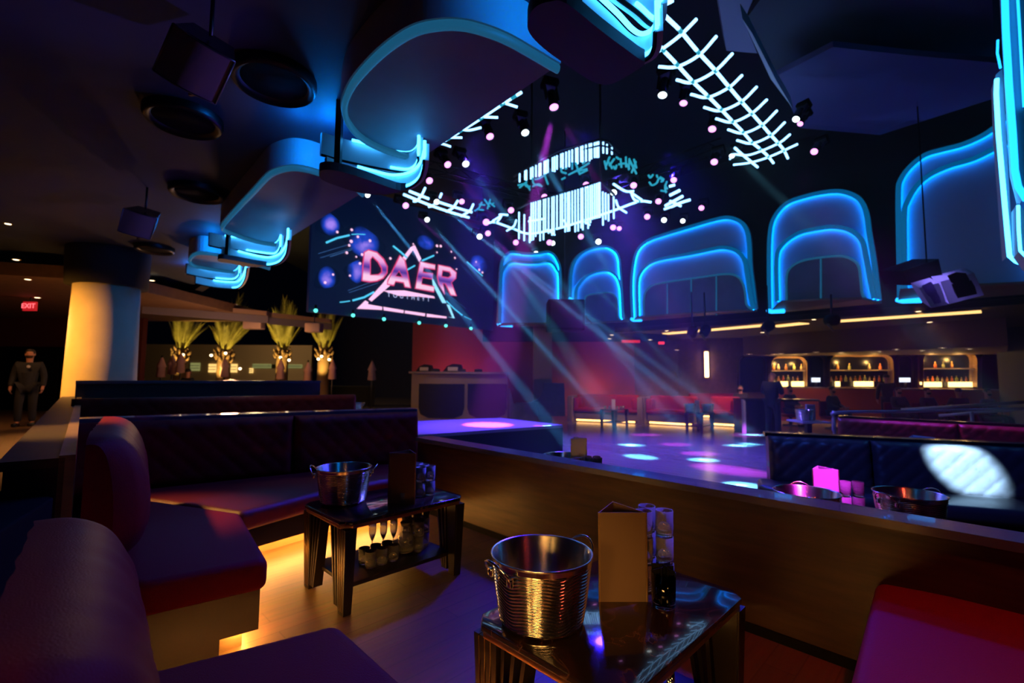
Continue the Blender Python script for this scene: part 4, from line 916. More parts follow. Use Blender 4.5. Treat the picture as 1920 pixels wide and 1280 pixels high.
for px, r in (([(160, 378), (260, 335), (380, 307)], .03), ([(400, 300), (460, 297), (530, 300)], .014), ([(290, 942), (340, 937), (385, 930)], .016), ([(412, 925), (520, 895), (612, 845)], .03), ([(1495, 560), (1560, 620), (1640, 692)], .026), ([(1300, 930), (1380, 1010), (1450, 1066)], .026), ([(1465, 1075), (1535, 1108)], .012), ([(795, 410), (870, 470), (925, 520)], .035), ([(1070, 548), (1180, 500)], .03), ([(920, 640), (1000, 595)], .026)):
    b = MB(); b.tube([SP(x, y, .03) for x, y in k1(px)], r*.8, 6); b.build('arc', M_arc, t)
M_tri = emat('pink_triangle_pixels', (1., .55, .85), 1.15); M_trib = emat('cyan_triangle_pixels', (.3, .75, 1.), 1.2)
for px, m in (([(450, 1003), (530, 925), (560, 940), (555, 960), (690, 985), (690, 1015)], M_tri), ([(700, 985), (895, 1018), (893, 1045), (705, 1018)], M_tri), ([(905, 1020), (1098, 1048), (1095, 1075), (905, 1046)], M_tri), ([(1112, 1050), (1300, 1078), (1300, 1095), (1112, 1080)], M_tri), ([(1310, 1080), (1355, 1085), (1300, 960), (1330, 970), (1378, 1095)], M_trib),
              ([(560, 915), (690, 770), (760, 720), (770, 780), (590, 935)], M_tri), ([(690, 770), (960, 420), (995, 400), (1010, 440), (1000, 470), (980, 450), (800, 700), (760, 780)], M_tri), ([(1000, 400), (1060, 530), (1040, 560), (985, 450)], M_tri), ([(1160, 700), (1300, 950), (1260, 950), (1170, 780)], M_trib), ([(690, 830), (900, 830), (1180, 885), (1190, 905), (1040, 890), (840, 880)], M_tri)):
    b = MB(); b.flat([[SP(x, y, .02) for x, y in k1(px)]]); b.build('triangle_bar', m, t)
M_edge = emat('red_letter_edge', (.85, .06, .22), .9)
LET = {'d': ([(500, 738), (508, 600), (520, 468), (560, 446), (640, 470), (705, 535), (738, 605), (735, 665), (700, 715), (640, 742), (575, 750)], [(578, 684), (578, 540), (598, 510), (650, 560), (684, 620), (686, 658), (655, 682)]),
       'a': ([(858, 498), (905, 545), (925, 640), (960, 808), (905, 797), (893, 757), (815, 745), (800, 784), (738, 772), (742, 742)], [(815, 695), (850, 645), (882, 705)]),
       'e': ([(1050, 558), (1192, 588), (1190, 632), (1082, 612), (1075, 658), (1170, 672), (1165, 722), (1070, 706), (1062, 770), (1182, 795), (1180, 845), (1003, 812)], []),
       'r': ([(1222, 588), (1335, 612), (1392, 660), (1388, 715), (1345, 755), (1394, 883), (1340, 875), (1290, 768), (1264, 762), (1282, 864), (1228, 770), (1212, 700)], [(1262, 640), (1330, 655), (1343, 688), (1318, 710), (1253, 698)])}
for nm, (o_, h_) in LET.items():
    lo = [[SP(x, y, .045) for x, y in k1(o_)]]
    if h_: lo.append([SP(x, y, .045) for x, y in k1(h_)])
    b = MB(); b.flat(lo); lt = b.build('letter', M_letter, t)
    b = MB()
    for l in lo: b.tube(l, .018, 5, closed=True)
    b.build('letter_edge', M_edge, lt)
fc = bpy.data.curves.new('caption', 'FONT'); fc.body = 'TOUTHEYT'; fc.size = .17; fc.space_character = 1.9
fo = bpy.data.objects.new('caption', fc); C.objects.link(fo); dg = bpy.context.evaluated_depsgraph_get(); me = bpy.data.meshes.new_from_object(fo.evaluated_get(dg)); bpy.data.objects.remove(fo)
me.materials.append(emat('caption_pixels', (.55, .6, 1.), 1.)); co = bpy.data.objects.new('caption', me); C.objects.link(co); co.parent = t
ca = SP(*k1([(738, 888)])[0], .05); cb = SP(*k1([(1275, 950)])[0], .05); ex = (cb-ca).normalized(); ez = ex.cross(-SN).normalized(); ez = ez if ez.z > 0 else -ez; ey = ez
co.matrix_local = Matrix.Translation(ca-t.location) @ Matrix((ex, ey, ex.cross(ey))).transposed().to_4x4()
random.seed(11); b = MB(); M_sp = emat('pink_spark_pixels', (1., .55, .8), 1.2)
for x, y in ((265, 277), (402, 256), (397, 365), (378, 403), (460, 322), (355, 473), (225, 680), (150, 755), (768, 527), (575, 360), (1210, 470), (1345, 463), (1580, 560), (1610, 635), (1640, 660), (1395, 628), (1210, 408), (1245, 410), (500, 490), (480, 575), (385, 690), (445, 512), (1380, 522), (985, 390)):
    q = SP(*k1([(x, y)])[0], .04); r = .025+.02*random.random(); b.lathe([(0, 0), (r, 0)], 10, q, SN.to_track_quat('Z', 'Y').to_matrix())
b.build('sparks', M_sp, t)
b = MB()
for row in ((90, 480, 390, 390), (110, 520, 400, 430), (200, 510, 400, 445), (370, 830, 640, 730), (380, 850, 650, 760), (1440, 590, 1660, 830), (1480, 620, 1690, 800), (1290, 850, 1480, 1000)):
    for k in range(26):
        u = k/25; q = SP(*k1([(row[0]+(row[2]-row[0])*u, row[1]+(row[3]-row[1])*u)])[0], .02); b.lathe([(0, 0), (.009, 0)], 6, q, SN.to_track_quat('Z', 'Y').to_matrix())
o = b.build('dot_pattern', emat('dim_dot_pixels', (.1, .3, .8), .7), t)
for i, (x, y) in enumerate(((592, 581), (662, 590), (720, 597), (786, 604), (836, 609.5), (883, 614.5))):
    p = SP(x, y+1, .1); t = thing('pin_light', 'small teal pin light below the screen, %s from the left' % ORD[i], 'stage light', p, 0, 'teal pin lights under the screen')
    b = MB(); b.lathe([(0, -.05), (.045, -.03), (.05, .02), (0, .05)], 12, p, (EYE-p).to_track_quat('-Z', 'Y').to_matrix()); b.build('lens', M_teal, t)
    b = MB(); b.box(p+V((0, 0, .09)), (.04, .04, .1)); b.build('clamp', M_black, t)

# ================================================================== STAGE, DJ BOOTH
st = [V((.94, 8.68, 0)), V((-1.5, 6.95, 0)), V((-3.0, 8.6, 0)), V((-.25, 10.05, 0))]
t = thing('stage', 'low stage block with violet lit top and dark front beside the dance floor', 'stage', sum(st, V((0, 0, 0)))/4)
b = MB(); b.slab([p+V((0, 0, .48)) for p in st], (0, 0, .05)); b.build('stage_deck', M_stage, t)
b = MB(); b.slab([p+V((0, 0, ZD)) for p in st], (0, 0, .48-ZD)); b.build('skirt', M_stageside, t)
yb = 13.5
def dj(px, py, d=0): return Dp(px, py, yb+d)
t = thing('dj_booth', 'wide brown DJ booth with two dark inset panels below the red backdrop', 'DJ booth', dj(860, 785))
L0, R0 = dj(772, 700), dj(952, 700); zt = L0.z; z0 = ZD
b = MB(); b.box(((L0.x+R0.x)/2, yb+.5, (zt+z0)/2), (R0.x-L0.x, 1.0, zt-z0)); b.build('body', mat('dj_wood', (.17, .13, .105), .55), t)
b = MB(); b.box(((L0.x+R0.x)/2, yb+.42, zt+.03), (R0.x-L0.x+.1, 1.2, .06)); b.build('worktop', M_greywood, t)
for a, c in ((786, 871), (877, 950)):
    p, q = dj(a, 719), dj(c, 719); zl = dj(a, 783).z; w = q.x-p.x; r = .28; y = yb-.03
    pts = [V((p.x, y, p.z)), V((q.x, y, p.z)), V((q.x, y, zl+r)), V((q.x-.06, y, zl+.1)), V((q.x-r, y, zl)), V((p.x+r, y, zl)), V((p.x+.06, y, zl+.1)), V((p.x, y, zl+r))]
    b = MB(); b.slab(pts, (0, .05, 0)); b.build('inset_panel', M_blackgloss, t)
b = MB(); q0 = dj(958, 730); b.slab([V((R0.x, yb+.1, z0)), V((R0.x+.9, yb+1.5, z0)), V((R0.x+.9, yb+1.5, .62)), V((R0.x+.12, yb+.2, .62)), V((R0.x, yb+.1, zt-.4))], (.06, -.05, 0)); b.build('side_wing', M_greywood, t)
t = thing('partition_wall', 'brown low partition with scooped top right of the DJ booth', 'partition', Dp(1010, 780, 15))
pts = [Dp(x, y, 15.) for x, y in ((967, 755), (995, 755), (1010, 748), (1018, 735), (1020, 718), (1058, 718), (1060, 780), (967, 782))]
b = MB(); b.slab(pts, (0, .3, 0)); b.build('panel', M_greywood, t)
for px, w, h, lab in ((795, .5, .2, 'black monitor wedge at the left of the DJ booth top'), (849, .6, .22, 'larger black monitor wedge in the middle of the DJ booth top')):
    p = dj(px, 696, .45); t = thing('monitor_wedge', lab, 'speaker', V((p.x, p.y, zt+.06)))
    b = MB(); b.slab([V((p.x-w/2, p.y, zt+.06)), V((p.x+w/2, p.y, zt+.06)), V((p.x+w*.38, p.y, zt+.06+h)), V((p.x, p.y, zt+.06+h*1.1)), V((p.x-w*.3, p.y, zt+.06+h*.75))], (0, .35, 0)); b.build('cabinet', M_black, t)
    b = MB(); b.box((p.x, p.y-.01, zt+.06+h*.4), (w*.5, .01, h*.5)); b.build('grille', M_grille, t)
for px, lab in ((817, 'small mixer box between the two monitor wedges'), (866, 'small player deck right of the larger monitor wedge'), (897, 'small black player deck at the right of the DJ booth top')):
    p = dj(px, 697, .3); t = thing('dj_deck', lab, 'DJ equipment', V((p.x, p.y, zt+.06)))
    b = MB(); b.rbox((p.x, p.y, zt+.1), (.22, .25, .08), .01); b.build('case', M_blackgloss, t)
    b = MB(); b.lathe([(0, 0), (.07, 0), (.08, -.01)], 16, (p.x, p.y, zt+.15)); b.build('jog_wheel', M_gun, t)
t = thing('subwoofer_cabinet', 'big black speaker cabinet hanging before the narrow wall pod', 'speaker', Dp(1063, 620, 12.5))
p = Dp(1028, 560, 12.5); q = Dp(1097, 618, 12.5); b = MB(); b.rbox(((p.x+q.x)/2, 12.9, (p.z+q.z)/2), (q.x-p.x, .8, p.z-q.z), .03); b.build('cabinet', M_black, t)
b = MB(); b.box(((p.x+q.x)/2, 12.49, (p.z+q.z)/2), ((q.x-p.x)*.86, .02, (p.z-q.z)*.86)); b.build('grille', M_void, t)
b = MB(); b.tube([V(((p.x+q.x)/2, 12.9, p.z)), V(((p.x+q.x)/2, 12.9, 8.4))], .012, 6); b.build('suspension_rod', M_gun, t)
# white framed box speaker with violet glow at the right
t = thing('projector_cage', 'tilted violet lit double speaker hanging below the right wall pod', 'speaker', Dp(1785, 545, 8.3))
def plate(px, y, m, nm, off=.12):
    b = MB(); b.slab([Dp(a, c, y+d) for a, c, d in px], V((-.05, off, .12))); return b.build(nm, m, t)
mf = mat('pale_violet_metal', (.5, .48, .6), .5)
plate([(1763, 528, 0), (1826, 511, .1), (1845, 553, .05), (1780, 570, -.05)], 8.3, mf, 'large_horn')
plate([(1723, 540, 0), (1760, 530, 0), (1777, 571, 0), (1746, 577, -.05)], 8.3, mf, 'small_horn')
plate([(1693, 508, .2), (1760, 485, .3), (1768, 520, .1), (1705, 535, .1)], 8.3, M_black, 'cabinet', .5)
for c in ([(1783, 529), (1800, 522), (1818, 524), (1812, 531), (1795, 536)], [(1791, 545), (1828, 537), (1832, 551), (1796, 559)]):
    plate([(a, d, -.03) for a, d in c], 8.27, M_gun, 'port', .01)
for c in ([(1735, 548), (1752, 540), (1757, 546), (1742, 556)], [(1746, 560), (1762, 557), (1765, 567), (1752, 570)]):
    plate([(a, d, -.03) for a, d in c], 8.27, mat('violet_port', (.2, .14, .4), .4), 'driver', .01)
b = MB(); a = Dp(1738, 500, 8.6); b.tube([a, V((a.x, a.y, 8.4))], .012, 6); b.build('pole', M_black, t)

# ================================================================== FAR RED SOFAS, TABLES
def far_sofa(label, px0, px1, pyf, y0, y1, wings=(1, 1)):
    a = Zp(px0, pyf, ZD); c = Zp(px1, pyf, ZD); a = Dp(px0, pyf, y0); c = Dp(px1, pyf, y1); a.z = c.z = 0
    d = (c-a); ln_ = d.length; d.normalize(); n = V((d.y, -d.x, 0))
    t = thing('sofa', label, 'sofa', (a+c)/2+V((0, 0, ZD)), 0, 'red sofas along the far side of the dance floor')
    fr = lambda u, w, z: a+d*u+n*w+V((0, 0, ZD+z))
    def bx(nm, u0, u1, w0, w1, z0, z1, m, r=.03):
        R = Matrix((d, n, V((0, 0, 1)))).transposed()
        b = MB(); b.rbox(fr((u0+u1)/2, (w0+w1)/2, (z0+z1)/2), (u1-u0, w1-w0, z1-z0), r, mtx=R); return b.build(nm, m, t)
    bx('backrest', 0, ln_, 0, .22, .42, .95, M_leather, .06)
    bx('seat', 0, ln_, .1, .75, .36, .5, M_leather, .05)
    bx('base', .03, ln_-.03, .05, .68, .1, .37, M_greywood, .01)
    for k, e in enumerate(wings):
        if e:
            u = -.18 if k == 0 else ln_
            bx('end_panel', u, u+.18, -.02, .9, 0, .9, M_greywood, .02)
            bx('arm_cushion', (0 if k == 0 else ln_-.2), (.2 if k == 0 else ln_), .2, .75, .45, .85, M_leather, .06)
    b = MB(); b.tube([fr(.1, .66, .06), fr(ln_-.1, .66, .06)], .025, 6); b.build('led_strip', M_amber_far, t)
    return t
far_sofa('left red sofa of the far row beside the scooped partition', 1084, 1200, 780, 17.4, 16.6)
far_sofa('middle red sofa of the far row facing the dance floor', 1222, 1310, 785, 16.6, 15.8, (1, 0))
far_sofa('right red sofa of the far row next to the white post', 1336, 1390, 785, 16.2, 15.7, (0, 1))
far_sofa('higher red sofa behind the far row under the wall lamp', 1290, 1400, 730, 19.4, 19.0, (0, 0))
def far_table(label, px, py, y, items):
    p = Dp(px, py, y); t = stand_table('cocktail_table', label, (p.x, p.y), PI/4, .9, .55, .55, ZD)
    return V((p.x, p.y, ZD+.55))
c = far_table('small far table in front of the left red sofa', 1152, 785, 15.2, None)
for i, dx in enumerate((-.3, -.15, .2, .3, .08)): put('tumbler', G_ME, c+V((dx, .1*math.sin(i*3), 0)), 'tiny glass on the far left table, %s from the left' % ORD[(0, 1, 3, 4, 2)[i]], 'glass', 'glasses on the far left table')
card_tower('tiny grey menu card on the far left table', c+V((-.02, .12, 0)), .3, .14, .3, M_cardw)
c = far_table('small far table in front of the middle red sofa', 1312, 795, 14.2, None)
card_tower('tiny pale menu card on the far middle table', c+V((-.05, .1, 0)), .2, .16, .34, M_cardw)
dup(BK, c+V((.25, 0, 0)), .4, 'tiny steel bucket on the far middle table'); dup(BK, c+V((-.3, -.03, 0)), .9, 'tiny steel bucket left of the pale card on the far middle table')
t = thing('host_stand', 'black host stand with pale edge post beside the standing man', 'host stand', Dp(1440, 805, 13.3))
p = Dp(1402, 805, 13.4); q = Dp(1472, 805, 13.4); zt = Dp(1440, 752, 13.4).z
b = MB(); b.rbox(((p.x+q.x)/2, 13.9, (zt+ZD)/2), (q.x-p.x, .7, zt-ZD), .03); b.build('cabinet', M_blackgloss, t)
b = MB(); b.box((p.x-.05, 13.5, (zt+ZD)/2+.02), (.07, .1, zt-ZD+.04)); b.build('edge_post', M_cardw, t)
b = MB(); b.box(((p.x+q.x)/2+.5, 13.8, zt+.03), (q.x-p.x+1.1, .7, .05)); b.build('counter_top', M_blackgloss, t)
p = Dp(1465, 750, 13.4); t = thing('candle_holder', 'tiny pink candle on the host stand counter', 'candle', V((p.x, p.y+.2, zt+.056)))
b = MB(); tumbler(b, .04, .08, .004, .01, 12); b.build('glass', M_glass, t, False); b = MB(); b.lathe([(0, .014), (.026, .014), (.026, .06), (0, .06)], 12); b.build('flame', emat('pink_glow', (1, .45, 1), 3), t, False)
# violet lit glassware at the left end of the third row sofa
p = Dp(1562, 803, 9.8); t = thing('cocktail_table', 'small violet lit side table at the end of the third row sofa', 'table', V((p.x-.2, p.y+.5, ZD)))
b = MB(); b.rbox((p.x-.2, p.y+.5, .48), (.6, .6, .04), .01); b.build('table_top', M_cardw, t); b = MB(); b.box((p.x-.2, p.y+.5, .15), (.1, .1, .62)); b.build('pedestal', M_gun, t)
card_tower('small violet lit menu card on the side table of the third row', V((p.x-.1, p.y+.6, .5)), .1, .2, .34, M_cardw)
dup(BK, V((p.x-.32, p.y+.42, .5)), .4, 'violet lit bucket on the side table of the third row')

# ================================================================== BAR
BL = Dp(1290, 700, 20.2); BR = Dp(1885, 700, 16.8); BD = V((BR.x-BL.x, BR.y-BL.y, 0)).normalized(); BN = V((BD.y, -BD.x, 0))
BP0 = V((BL.x, BL.y, 0))
def BW(px, py, off=0.): return Pp(px, py, BP0+BN*off, BN)
b = MB(); a = BW(1160, 700); c = BW(1925, 700); b.slab([V((a.x, a.y, ZD)), V((c.x, c.y, ZD)), V((c.x, c.y, 8.4)), V((a.x, a.y, 8.4))], -BN*.2); struct('wall_bar', b, M_brownwall)
b = MB(); tz = 2.32; b.prism([tuple(p.xy) for p in (BW(1395, 700), BW(1890, 700), Zp(1890, 648, tz), Zp(1395, 666.5, tz))], tz, 3.09); struct('trim_4', b, mat('bar_soffit', (.12, .07, .04), .7))
t = thing('bar_counter', 'long dark bar counter with red lit front along the far right', 'bar counter', BW(1660, 740, 1.6))
a = BW(1440, 730, 1.7); c = BW(1890, 730, 1.7); zc = BW(1600, 727, 1.7).z
b = MB(); b.slab([V((a.x, a.y, ZD)), V((c.x, c.y, ZD)), V((c.x, c.y, zc-.05)), V((a.x, a.y, zc-.05))], -BN*.3); b.build('front', mat('red_bar_front', (.35, .06, .02), .6), t)
b = MB(); b.slab([V((a.x, a.y, zc-.05)), V((c.x, c.y, zc-.05)), V((c.x, c.y, zc))-BN*0, V((a.x, a.y, zc))], -BN*.65); b.build('counter_top', mat('bar_top_wood', (.2, .1, .05), .3), t)
def arch(px0, px1, pyt, pyb, r, off):
    out = [(px0, pyb), (px0, pyt+r)]
    for k in range(1, 6): a = PI-k*PI/12; out.append((px0+r+r*math.cos(a), pyt+r-r*math.sin(a)))
    out.append((px0+r, pyt)); out.append((px1-r, pyt))
    for k in range(1, 6): a = PI/2-k*PI/12; out.append((px1-r+r*math.cos(a), pyt+r-r*math.sin(a)))
    out += [(px1, pyt+r), (px1, pyb)]
    return [BW(x, y, off) for x, y in out]
def niche(label, px0, px1, pyt, pyb, lit, shelf=None):
    t = thing('bar_niche', label, 'bar niche', BW((px0+px1)/2, pyb, .06), 0, None)
    P = arch(px0, px1, pyt, pyb, 15 if lit else 12, .05)
    b = MB(); b.slab([p-BN*.03 for p in P], BN*.02); b.build('back_panel', M_blackgloss, t)
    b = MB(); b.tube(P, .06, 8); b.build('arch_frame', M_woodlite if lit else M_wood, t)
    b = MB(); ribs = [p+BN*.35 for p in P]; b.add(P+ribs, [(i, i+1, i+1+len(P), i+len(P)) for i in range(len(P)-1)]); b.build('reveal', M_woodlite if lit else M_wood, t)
    if shelf:
        q = [BW(px0+2, shelf, .1), BW(px1-2, shelf, .1)]; b = MB(); b.slab([q[0], q[1], q[1]+BN*.25, q[0]+BN*.25], (0, 0, .04)); b.build('shelf', mat('lit_glass_shelf', (.7, .6, .4), .3), t)
    return t
bot_i = [0]
def bottle(px, pyb_, hpx, col, off, label, m):
    p = BW(px, pyb_, off); q = BW(px, pyb_-hpx, off); h = q.z-p.z
    t = thing('bottle', label, 'bottle', p, 0, 'bottles in the back bar')
    b = MB(); r = h*.17; b.lathe([(0, 0), (r, 0), (r, h*.55), (r*.4, h*.72), (r*.36, h*.92), (0, h*.92)], 12); b.build('body', m, t, False)
    b = MB(); b.lathe([(r*.45, h*.9), (r*.45, h), (0, h)], 10); b.build('cap', M_brass, t, False)
M_bo = [mat('amber_bottle', (.8, .35, .06), .2), mat('pale_bottle', (.75, .6, .3), .2), mat('green_bottle', (.45, .5, .15), .2), mat('orange_bottle', (.9, .22, .04), .2)]
NICH = [('left lit arched back bar niche with bottles', 1443, 1509, 669, 724, 696, [(1451, 0), (1460, 1), (1474, 0), (1489, 2), (1503, 1)], [(1443, 1476), (1484, 1506)]),
        ('wide middle lit arched back bar niche with bottles', 1551, 1668, 666, 724, 695, [(1571, 0), (1593, 2), (1630, 1), (1651, 3)], [(1566, 1573), (1601, 1635)]),
        ('right lit arched back bar niche with three bottles', 1723, 1821, 661, 725, 692, [(1754, 3), (1769, 2), (1785, 0)], [(1725, 1762), (1778, 1819)])]
for nl, x0, x1, yt, yb_, sh, bots, glow in NICH:
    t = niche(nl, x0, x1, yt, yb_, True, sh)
    for g0, g1 in glow:
        b = MB(); q = [BW(g0, yb_, .12), BW(g1, yb_, .12)]; h = BW(g0, yb_-9, .12).z-q[0].z; b.slab([q[0], q[1], q[1]+V((0, 0, h)), q[0]+V((0, 0, h))], BN*.15); b.build('light_box', M_baselight, t)
    side = nl.split()[0]
    for g in (.25, .75):
        lamp('niche_light', 'POINT', BW(x0+(x1-x0)*g, yt+12, .42), (1, .55, .14), 13, radius=.04)
    for i, (x, ci) in enumerate(bots):
        bottle(x, sh-1, 13, 0, .25, '%s bottle from the left on the shelf of the %s niche' % (ORD[i], side), M_bo[ci])
    low = list(range(x0+8, x1-6, 9))
    for i, x in enumerate(low):
        bottle(x, yb_-9, 9+(i*5) % 4, 0, .3, 'short %s bottle from the left on the lower step of the %s niche' % (ORD[i], side), M_bo[(i*3+1) % 4])
for nl, x0, x1 in (('narrow dark arch between the left and middle lit niches', 1514, 1546), ('narrow dark arch between the middle and right lit niches', 1678, 1712), ('dark arch right of the right lit niche', 1830, 1884)):
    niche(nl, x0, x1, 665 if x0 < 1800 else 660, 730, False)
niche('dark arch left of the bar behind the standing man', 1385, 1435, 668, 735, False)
for i, (x0, x1, lab) in enumerate(((1522, 1538, 'small bright till screen in the narrow arch'), (1687, 1707, 'bright till screen right of the middle niche'))):
    t = thing('till_screen', lab, 'screen', BW((x0+x1)/2, 716, .5))
    b = MB(); q = [BW(x0, 716, .5), BW(x1, 716, .5), BW(x1, 708, .5), BW(x0, 708, .5)]; b.slab(q, -BN*.04); b.build('display', emat('till_glow', (.75, .82, 1.), 1.6), t)
    b = MB(); m = (q[0]+q[1])/2; b.tube([m, V((m.x, m.y, m.z-.25))], .04, 8); b.build('stand', M_gun, t)
t = thing('wall_lamp', 'tall glowing amber wall lamp left of the bar', 'wall lamp', BW(1326, 708, .15))
a = BW(1325, 659, .16); c = BW(1325, 707, .16); b = MB(); b.rbox((a+c)/2, (.15, .1, a.z-c.z), .03); b.build('diffuser', M_lampw, t)
b = MB(); b.box((a+c)/2-BN*.09, (.2, .06, a.z-c.z+.15)); b.build('back_plate', M_brass, t)
for i, (x0, y0, x1, y1, lab) in enumerate(((1248, 625, 1445, 608, 'amber light strip on the bar ceiling, left run'), (1453, 611, 1509, 605, 'short amber light strip between the two long runs'), (1574, 601, 1840, 583, 'long amber light strip on the bar ceiling, right run'))):
    a = Zp(x0, y0, 3.04); c = Zp(x1, y1, 3.04); t = thing('light_strip', lab, 'ceiling light', (a+c)/2)
    d = (c-a).normalized(); w = V((-d.y, d.x, 0))*.19
    b = MB(); b.slab([a-w, c-w, c+w, a+w], (0, 0, -.03)); b.build('diffuser', M_bar, t); b = MB(); b.slab([a-w*1.3, c-w*1.3, c+w*1.3, a+w*1.3], (0, 0, .04)); b.build('channel', M_brass, t)
dl = [(1250, 620, 3.085), (1372, 611, 3.085), (1430, 623, 3.085), (1526, 599, 3.085), (1405, 664, 2.315), (1451, 664, 2.315), (1464, 663, 2.315), (1511, 663, 2.315), (1530, 660, 2.315), (1577, 661, 2.315), (1649, 659, 2.315), (1680, 655, 2.315), (1729, 657, 2.315), (1767, 652, 2.315), (1818, 654, 2.315), (1722, 584, 3.085), (1743, 604, 3.085), (1269, 656, 2.4), (1219, 637, 2.8), (1147, 628, 3.0), (1143, 635, 2.8),
      (30, 487, 3.24), (52, 524, 3.24), (70, 558, 3.24), (285, 526, 3.6), (441, 571, 3.6), (15, 420, 3.74)]
dp = None
for i, (x, y, z) in enumerate(sorted(dl)):
    p = Zp(x, y, z); lab = 'recessed warm downlight, %s from the left of all' % ORD[i]
    if dp is None:
        t = thing('downlight', lab, 'downlight', p, 0, 'recessed downlights'); dp = t
        b = MB(); b.lathe([(0, 0), (.05, 0), (.055, .01)], 16); b.build('lamp', M_warm, t, False); b = MB(); b.lathe([(.055, .01), (.075, -.004), (.08, .012)], 16); b.build('trim_ring', M_brass, t, False)
    else: t = dup(dp, p, 0, lab)
    k = min(1.35, max(.5, (p-EYE).length/15)); t.scale = (k, k, k)
for i, (x, y, d, lab) in enumerate(((1298, 622, 13, 'black spotlight can hanging left under the amber strip'), (1322, 620, 13, 'black square spotlight can hanging right under the amber strip'), (1440, 612, 12, 'dark spotlight can at the gap in the amber strip'), (1560, 600, 11, 'dark spotlight can between amber strips below the rounder pod'))):
    p = Dp(x, y, d); t = thing('spotlight_can', lab, 'stage light', p)
    b = MB(); b.lathe([(0, -.14), (.13, -.12), (.14, .1), (.1, .16), (0, .16)], 14, p, Matrix.Rotation(.7+i*.3, 3, 'X')); b.build('can', M_black, t); b = MB(); b.tube([p+V((0, 0, .1)), V((p.x, p.y, 3.8 if i < 3 else 3.4))], .025, 6); b.build('clamp', M_gun, t)
    b = MB(); b.slab([p+V((-.16, -.05, -.1)), p+V((-.02, -.05, -.28)), p+V((.02, -.05, -.26)), p+V((-.1, -.05, -.08))], (0, .02, 0)); b.build('barn_door', M_woodlite, t)
t = thing('exit_sign', 'long red lit sign left of the wall lamp under the pods', 'sign', Dp(1182, 640, 17.4))
a = Dp(1165, 637, 17.2); c = Dp(1200, 643, 17.2); b = MB(); b.box((a+c)/2, (c.x-a.x, .08, a.z-c.z)); b.build('panel', mat('sign_red_off', (.3, .01, .01), .5), t); b = MB(); b.box((a+c)/2+V((0, -.045, 0)), ((c.x-a.x)*.96, .01, (a.z-c.z)*.8)); b.build('glow', emat('exit_dim', (1, .02, .02), .7), t)
t = thing('exit_sign', 'small square red exit sign left of the wall lamp', 'sign', Dp(1240, 640, 18.5))
a = Dp(1235, 635, 18.5); c = Dp(1245, 645, 18.5); b = MB(); b.box((a+c)/2, (c.x-a.x, .08, a.z-c.z)); b.build('panel', M_exit, t)
# red EXIT sign at the left
a = Dp(47, 567, 11.4); c = Dp(66, 581, 11.4); t = thing('exit_sign', 'red glowing EXIT sign on the dark wall at the far left', 'sign', (a+c)/2)
b = MB(); b.box((a+c)/2, (c.x-a.x+.04, .06, a.z-c.z+.04)); b.build('panel', emat('exit_panel', (1, .02, .03), .5), t)
def words(txt, size, m, parent, org, ex, up):
    fc = bpy.data.curves.new('letters', 'FONT'); fc.body = txt; fc.size = size; fc.align_x = 'CENTER'; fc.align_y = 'CENTER'; fc.extrude = .004
    fo = bpy.data.objects.new('letters', fc); C.objects.link(fo); dg = bpy.context.evaluated_depsgraph_get(); me = bpy.data.meshes.new_from_object(fo.evaluated_get(dg)); bpy.data.objects.remove(fo)
    me.materials.append(m); o = bpy.data.objects.new('letters', me); C.objects.link(o); o.parent = parent
    o.matrix_local = Matrix.Translation(V(org)-parent.location) @ Matrix((ex, up, V(ex).cross(V(up)))).transposed().to_4x4(); return o
words('EXIT', .165, emat('exit_letter', (1, .12, .14), 2.2), t, (a+c)/2+V((0, -.045, 0)), V((1, 0, 0)), V((0, 0, 1)))
b = MB(); b.tube([V(((a.x+c.x)/2, 11.4, a.z)), V(((a.x+c.x)/2, 11.4, 3.25))], .015, 6); b.build('stem', M_gun, t)

# ================================================================== PATIO SEEN THROUGH THE LEFT OPENING
b = MB(); p = Dp(245, 650, 28); q = Dp(585, 652, 28); z1 = Dp(400, 646, 28).z
b.slab([V((p.x-2, 28, ZD)), V((q.x, 28, ZD)), V((q.x, 28, z1)), V((p.x-2, 28, z1))], (0, .3, 0))
t = thing('patio_building', 'tan building wall with lit windows behind the palms', 'building', V(((p.x+q.x)/2, 28, ZD)))
b.build('wall', mat('patio_wall', (.34, .25, .15), .8), t)
M_win = emat('window_amber', (1., .62, .18), 1.2); M_win2 = emat('window_olive', (.6, .6, .2), .35)
for x0, x1, y0, y1, m in ((392, 405, 682, 698, M_win), (428, 444, 682, 698, M_win), (468, 474, 690, 699, M_win), (474, 508, 682, 690, M_win2), (536, 566, 683, 690, M_win2), (358, 374, 680, 695, M_win2), (510, 532, 683, 690, mat('window_dark', (.03, .04, .01), .3))):
    a = Dp(x0, y0, 27.95); c = Dp(x1, y1, 27.95); b = MB(); b.box((a+c)/2, (c.x-a.x, .08, a.z-c.z)); w = b.build('window', m, t)
    b = MB()
    for k in range(1, 3): b.box(((a.x+c.x)/2, 27.9, c.z+(a.z-c.z)*k/3), (c.x-a.x, .04, .03))
    b.build('glazing_bar', M_black, w)
b = MB(); b.box((Dp(420, 705, 25).x, 24.5, .3), (16, 1.2, 1.1)); tag(b.build('planter_hedge', M_shrub), 'dark hedge planter along the foot of the tan patio building', 'hedge')
